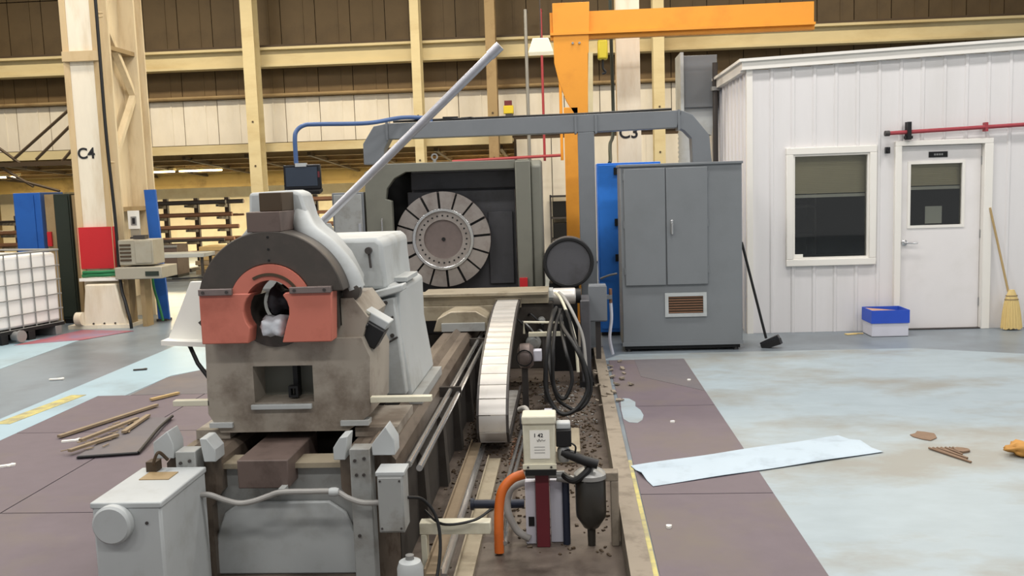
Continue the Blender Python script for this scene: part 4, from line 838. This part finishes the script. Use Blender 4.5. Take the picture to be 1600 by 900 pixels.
# ================================================================== BACK WALL PIPES, LAMP
for x,m,r_,lb in ((-.62,'galv',.035,'grey vertical conduit on the back wall behind the duct'),(-.36,'redpipe',.026,'red vertical sprinkler pipe on the back wall behind the duct'),(-.06,'orange',.03,'orange vertical pipe on the back wall beside the crane bracket')):
    build(B().tube([(x*1.18,19.0,2.2),(x*1.18,19.0,5.2 if m != 'orange' else 3.9),(x*1.18,19.55,5.25 if m != 'orange' else 4.3)],r_,8),'wall_pipe',m,label=lb,cat='pipe')
build(B().tube([(-2.3,18.9,2.25),(-.1,18.9,2.3)],.03,8),'branch_pipe','redpipe',label='red horizontal pipe low on the back wall behind the duct',cat='pipe')
hl = thing('hanging_lamp','white shaded lamp hanging left of the orange crane','lamp',(-.38,16,3.9)); build(B().prism([(-.58,3.93),(-.16,3.93),(-.24,4.16),(-.50,4.16)],15.85,16.25),'shade','lampshade',hl,bev=.01); build(B().tube([(-.37,16.05,4.16),(-.37,16.05,7.4)],.01,6),'drop_rod','darkbar',hl)
ya = thing('alarm_horn','small yellow alarm box on the back wall','alarm',(-1.05,18.85,3.2)); build(B().box(-1.22,-1.02,18.82,18.95,3.16,3.32),'box','yellow',ya,bev=.01); build(B().box(-1.18,-1.06,18.83,18.94,2.85,3.16),'lower_unit','darkbar',ya); build(B().box(-1.20,-1.05,18.85,18.95,3.32,3.42),'lamp_head','maroon',ya); build(B().box(-1.15,-1.09,18.95,20.0,3.2,3.25),'mount_arm','darkbar',ya)
# truss brace at left
tb = thing('truss_brace','dark diagonal truss bracing at the left below the girder','brace',(-9.9,17,2.4))
for a,b_ in (((-10.35,2.51),(-9.1,3.46)),((-9.9,2.50),(-8.95,3.30)),((-9.4,2.45),(-8.85,3.0)),((-11.2,3.2),(-10.1,2.35)),((-11.4,2.9),(-10.0,2.0)),((-10.5,2.2),(-9.5,1.9))):
    build(B().tube([(a[0],17,a[1]),(b_[0],17,b_[1])],.028,6),'strut','dkbrown',tb)
build(B().box(-12.5,-8.7,16.95,17.05,2.38,2.46),'bottom_chord','dkbrown',tb); build(B().box(-12.4,-12.3,16.9,17.1,0,2.46).box(-8.85,-8.75,16.9,17.1,0,4.4),'hanger_post','dkbrown',tb)
# ================================================================== CANTILEVER RACKS
def rack(x, y, n, levels, wid, label, lbar):
    t = thing('cantilever_rack',label,'rack',(x,y,0),local=False)
    zs = [.35+.28*i for i in range(levels)]
    for i in range(n):
        xx = x-wid/2+wid*i/(n-1)
        build(B().box(xx-.05,xx+.05,y-.05,y+.05,0,zs[-1]+.2),'upright','darkbar',t); build(B().box(xx-.06,xx+.06,y-.7,y+.2,0,.08),'foot','darkbar',t)
        for z in zs: build(B().prism([(y-.65,z),(y-.05,z-.03),(y-.05,z+.05),(y-.65,z+.05)],xx-.03,xx+.03,'x'),'arm','darkbar',t)
    for zi, z in enumerate(zs):
        for k in range(4):
            r_ = random.choice((.025,.035,.05)); m = random.choice(('rustbar','greybar','darkbar','rustbar')); off = random.uniform(-.25,.25)
            build(B().tube([(x-wid/2-.3+off,y-.58+k*.13,z+.05+r_),(x+wid/2+.3+off,y-.58+k*.13,z+.05+r_)],r_,7),'steel_bar',m,label='%s %s on the %s arms of %s'%({.025:'thin',.035:'medium',.05:'thick'}[r_],{'rustbar':'rusty steel bar','greybar':'grey steel bar','darkbar':'dark steel bar'}[m],('lowest','second lowest','middle','fourth','top')[zi],lbar),cat='bar',group='steel bars on '+lbar)
rack(-9.0,21.3,4,5,2.2,'dark cantilever rack of bars behind the round ring','the rack behind the ring')
rack(-13.4,21.3,4,4,2.4,'dark cantilever rack of bars behind the blue cabinet','the rack behind the blue cabinet')
rack(-5.3,20.9,4,5,2.4,'dark cantilever rack of bars below the hanging monitor','the rack below the monitor')
rack(-2.8,21.6,3,4,1.6,'dark cantilever rack of bars behind the headstock','the rack behind the headstock')
for i in range(6):
    build(B().box(-7.9+.1*(i%2),-6.9+.1*(i%2),19.2,19.8,.06+i*.1,.15+i*.1),'timber_plank',('stick','wood')[i%2],label=('lowest','second lowest','third','fourth','fifth','topmost')[i]+' plank in the timber stack left of the monitor',cat='plank',group='planks stacked left of the monitor',bev=.004)
for x in (-7.7,-7.1): build(B().box(x,x+.08,19.2,19.8,0,.06),'bearer_block','stick',label='bearer under the timber stack left of the monitor',cat='block',group='bearers under the timber stack')
fs = thing('flat_stack_table','pale low table with stacked sheets at the rear','table',(-7.9,18.4,0)); build(B().box(-8.8,-7.3,18.2,18.8,.50,.58),'table_top','castlight',fs,bev=.006)
for x in (-8.75,-7.4):
    for y in (18.25,18.7): build(B().box(x,x+.05,y,y+.05,0,.50),'leg','darkbar',fs)
build(B().tube([(-5.4,12.3,.62),(-3.4,12.8,.62)],.012,6),'barrier_rope','black',label='dark barrier line stretching right from the workstation',cat='rope')
bpst = thing('barrier_post','slim post holding the dark barrier line behind the ring','post',(-3.4,12.8,0)); build(B().tube([(-3.38,12.8,0),(-3.38,12.8,.66)],.02,8),'pole','darkbar',bpst); build(B().lathe([(.14,0),(.14,.02),(.03,.04)],(-3.38,12.8,0),'z',20),'base','darkbar',bpst)
wbk = thing('rear_workbench','cluttered grey workbench behind the tailstock pipe','workbench',(-3.0,13.8,0)); build(B().box(-3.8,-2.3,13.5,14.1,.85,.92),'bench_top','castlight',wbk,bev=.006)
for x in (-3.75,-2.4):
    for y in (13.55,14.0): build(B().box(x,x+.06,y,y+.06,0,.85),'leg','darkbar',wbk)
build(B().box(-3.7,-2.4,13.6,14.0,.30,.34),'lower_shelf','castmid',wbk)
build(B().lathe([(.07,0),(.07,.26),(.03,.34),(.03,.40)],(-2.65,13.7,.92),'z',16),'fire_extinguisher','red',label='red cylinder standing on the rear workbench',cat='cylinder')
build(B().box(-3.55,-3.2,13.6,13.95,.92,1.12),'tool_case','castmid',label='grey tool case on the rear workbench',cat='case',bev=.01)
build(B().box(-3.1,-2.8,13.6,13.95,.92,1.02),'parts_tray','wood',label='tan parts tray on the rear workbench',cat='tray',bev=.006)

# ================================================================== TOTE
tt = thing('bulk_liquid_tote','white plastic bulk tote in a wire cage on a pallet','tote',(-7.35,11.35,0),rz=-17,local=True)
build(B().box(-.585,.585,-.505,.505,.17,1.07),'bottle','tote',tt,bev=.04)
for i in range(6):
    y = -.5+i*.2; build(B().tube([(.60,y,.14),(.60,y,1.10)],.008,6),'cage_upright','galv',tt)
for i in range(6):
    x = -.6+i*.24; build(B().tube([(x,-.52,.14),(x,-.52,1.10)],.008,6),'cage_upright','galv',tt)
for z in (.16,.34,.53,.72,.90,1.10): build(B().tube([(-.61,-.52,z),(.60,-.53,z),(.61,-.52,z),(.61,.52,z),(.60,.53,z),(-.61,.53,z)],.008 if z < 1.05 else .014,6),'cage_rail','galv',tt)
for y in (-.45,-.05,.37): build(B().box(-.6,.62,y,y+.10,0,.12),'pallet_block','black' if y < .3 else 'galv',tt,bev=.005)
build(B().box(-.62,.62,-.52,.52,.12,.16),'pallet_deck','black',tt)
build(B().lathe([(.06,0),(.06,.10),(.075,.10),(.075,.13)],(.60,-.25,.09),'x',16),'outlet_valve','galv',tt)

# ================================================================== LOOSE THINGS ON THE FLOOR
rm = build(B().prism([(-3.34,5.90),(-2.95,5.98),(-3.02,6.4),(-3.14,6.95),(-3.40,6.95)],.008,.024,'z'),'rubber_mat','floor_slate',label='loose dark rubber mat lying beside the gearbox',cat='mat')
build(B().tube(bez([(-2.95,5.98,.02),(-2.99,6.2,.03),(-3.08,6.6,.03),(-3.13,6.95,.03)]),.012,6).tube([(-3.33,5.90,.02),(-2.95,5.98,.02)],.010,6),'edge_cord','black',rm)
for i,(x,y,l,a,lb) in enumerate(((-3.60,6.9,1.0,72,'long thin wood strip farthest from the gearbox'),(-3.43,6.55,.62,78,'wood strip lying along the loose mat edge'),(-3.36,6.18,.42,70,'short wood strip at the near corner of the loose mat'),(-3.52,7.7,.28,60,'short pale wood offcut beyond the strips'),(-3.30,6.7,.5,95,'thin wood strip on the loose mat'))):
    h = .03 if i in (1,2,4) else .012
    build(B().rbox((x,y,h+.012),(l,.035,.018),(0,0,a)),'wood_strip','stick' if i != 3 else 'wood',label=lb,cat='wood strip')
for i in range(30):
    build(B().rbox((random.uniform(-3.5,-3.25),random.uniform(6.0,6.9),.034),(random.uniform(.03,.08),.008,.005),(0,0,random.uniform(30,110))),'wood_splinter','stick',label='tiny wood splinter scattered by the loose mat',cat='splinter',group='splinters by the loose mat')
for x,y,a,lb in ((-3.75,5.75,30,'white scrap on the maroon mats at the far left'),(-3.62,6.35,20,'white scrap nearer the wood strips'),(-5.0,8.6,10,'white scrap on the grey lane'),(-4.35,9.0,15,'grey scrap on the pale blue lane')):
    build(B().rbox((x,y,.012),(.13,.03,.012),(0,0,a)).rbox((x+.03,y+.02,.012),(.06,.03,.010),(0,0,a+50)),'paper_scrap','paper' if 'white' in lb else 'darkbar',label=lb,cat='scrap')
# pale sheet with crease
sh = B(); nx, ny = 24, 4; c_ = [Vector((.35,5.57)),Vector((1.77,6.17)),Vector((1.94,5.79)),Vector((.45,5.18))]
vs = []
for lay in (0,1):
    for j in range(ny+1):
        for i in range(nx+1):
            u, v = i/nx, j/ny; p = (c_[0].lerp(c_[1],u)).lerp(c_[3].lerp(c_[2],u), v)
            z = .009 + (.022 if j == 2 else 0)*(.3+.7*math.sin(u*7+1)**2) + .002*math.sin(u*14+j)+.003*lay
            vs.append((p.x,p.y,max(.009,z)+.0))
W_ = nx+1; K = W_*(ny+1); fs_ = []
for j in range(ny):
    for i in range(nx):
        a = j*W_+i; fs_ += [(K+a,K+a+1,K+a+W_+1,K+a+W_),(a+W_,a+W_+1,a+1,a)]
sh.add(vs,fs_); build(sh,'plastic_sheet','sheet',label='long pale blue sheet lying creased on the floor',cat='sheet',ang=180)
def scrap(c, rx, ry, name, m, lb, seed, h=.012, cat='scrap'):
    rnd = random.Random(seed); pts = [(c[0]+rx*rnd.uniform(.7,1.1)*math.cos(2*math.pi*q/11), c[1]+ry*rnd.uniform(.7,1.1)*math.sin(2*math.pi*q/11)) for q in range(11)]
    return build(B().prism(pts,.004,.004+h,'z'),name,m,label=lb,cat=cat)
scrap((2.33,6.15),.09,.11,'rust_flake','leaf','flat brown flake on the pale blue floor',1,h=.005)
lt = thing('twig_scrap','bunch of brown twigs lying on the pale blue floor','twigs',(2.32,5.72,0))
for i in range(7): build(B().tube([(2.24+.02*i,5.85-.012*i,.012+.004*i),(2.36+.03*random.random(),5.55+.04*i,.010)],.007,5),'twig','leaf',lt)
scrap((2.42,5.80),.06,.05,'leaf_scrap','leaf','small brown leaf beside the twigs',4)
gl = rag((2.74,5.70,.045),.12,.07,.04,'leather_glove','glove','crumpled tan glove at the right edge of the floor',2); gl['category'] = 'glove'
for i,(x,y,lb) in enumerate(((.72,6.6,'pale chip on the maroon mat nearer the sheet'),(.47,4.55,'pale chip on the maroon mat at the front'),(1.02,8.0,'pale chip on the maroon mat at the back'))): scrap((x,y),.018,.016,'mat_chip','paper',lb,10+i,h=.014)
fpart([(.375,6.72),(.41,6.62),(.47,6.60),(.51,6.68),(.53,6.82),(.52,6.98),(.49,7.1),(.50,7.24),(.46,7.36),(.41,7.38),(.385,7.25),(.375,7.0)],'worn_patch','floor_blue',h=.002,z=.006)

# swarf and chips in the pit (uncountable)
def swarf(name, m, n, x0, x1, y0, y1, label, seed):
    rnd = random.Random(seed); b = B()
    for _ in range(n):
        x = rnd.uniform(x0,x1); y = rnd.triangular(y0,y1,(y0+y1)/2); k = rnd.uniform(.004,.015)
        b.rbox((x,y,-.15+k*.35),(k*rnd.uniform(1,2.4),k,k*.7),(rnd.uniform(-25,25),rnd.uniform(-25,25),rnd.uniform(0,180)))
    build(b,name,m,label=label,cat='swarf',kind='stuff')
swarf('metal_swarf','dkbrown',1700,-.82,.20,4.4,9.2,'dark oily swarf littering the pit floor',21)
swarf('rusty_swarf','rustbar',500,-.44,-.15,5.6,7.0,'rusty chips heaped beside the cable chain bend',22)
swarf('grey_swarf','galv',260,-.30,.20,6.6,9.0,'grey metal chips on the pit floor below the hoses',23)
ds = thing('storage_shelf','dark narrow storage shelf against the rear wall behind the crane mast','shelf',(-.15,19.6,0))
for z in (.1,.55,1.0,1.45): build(B().box(-.34,.10,19.5,19.9,z,z+.04),'shelf_board','darkbar',ds)
for x in (-.36,.10): build(B().box(x,x+.03,19.5,19.9,0,1.5),'upright','darkbar',ds)
for z,nm in ((.14,'lowest'),(.59,'middle'),(1.04,'upper')): build(B().box(-.30,.06,19.52,19.85,z,z+.32),'stored_crate','void',label='black crate on the %s board of the narrow storage shelf'%nm,cat='crate',bev=.01)

eb2 = build(B().box(-17,-1.1,25.0,25.08,1.93,2.02).box(-17,-1.1,25.02,25.06,2.02,2.36).box(-17,-1.1,24.98,25.1,2.28,2.34),'eave_beam','leanceil',lc)
for i, (x, wd, h, m, lb) in enumerate(((-9.42,.5,.62,'darkbar','dark steel bin under the rack nearest the blue board'),(-8.93,.38,.5,'headgrey','grey steel bin in the middle below the rack'),(-8.5,.35,.7,'blockbrown','tall brown bin right of the grey bin below the rack'),(-5.75,.6,.8,'headgrey','grey steel bin below the hanging monitor'))):
    t = thing('steel_bin',lb,'bin',(x,19.6,0),group='steel bins in the rear bay')
    for a in ((x-wd/2,x+wd/2,19.3,19.32),(x-wd/2,x+wd/2,19.88,19.9),(x-wd/2,x-wd/2+.02,19.32,19.88),(x+wd/2-.02,x+wd/2,19.32,19.88)): build(B().box(*a,.08,h),'side_panel',m,t)
    build(B().box(x-wd/2,x+wd/2,19.3,19.9,.06,.08),'bottom_panel',m,t)
    for dx in (-1,1): build(B().box(x+dx*wd*.35-.04,x+dx*wd*.35+.04,19.3,19.9,0,.06),'runner','black',t)
    build(B().box(x-wd/2-.015,x+wd/2+.015,19.285,19.3,h-.05,h),'rim','galv',t)
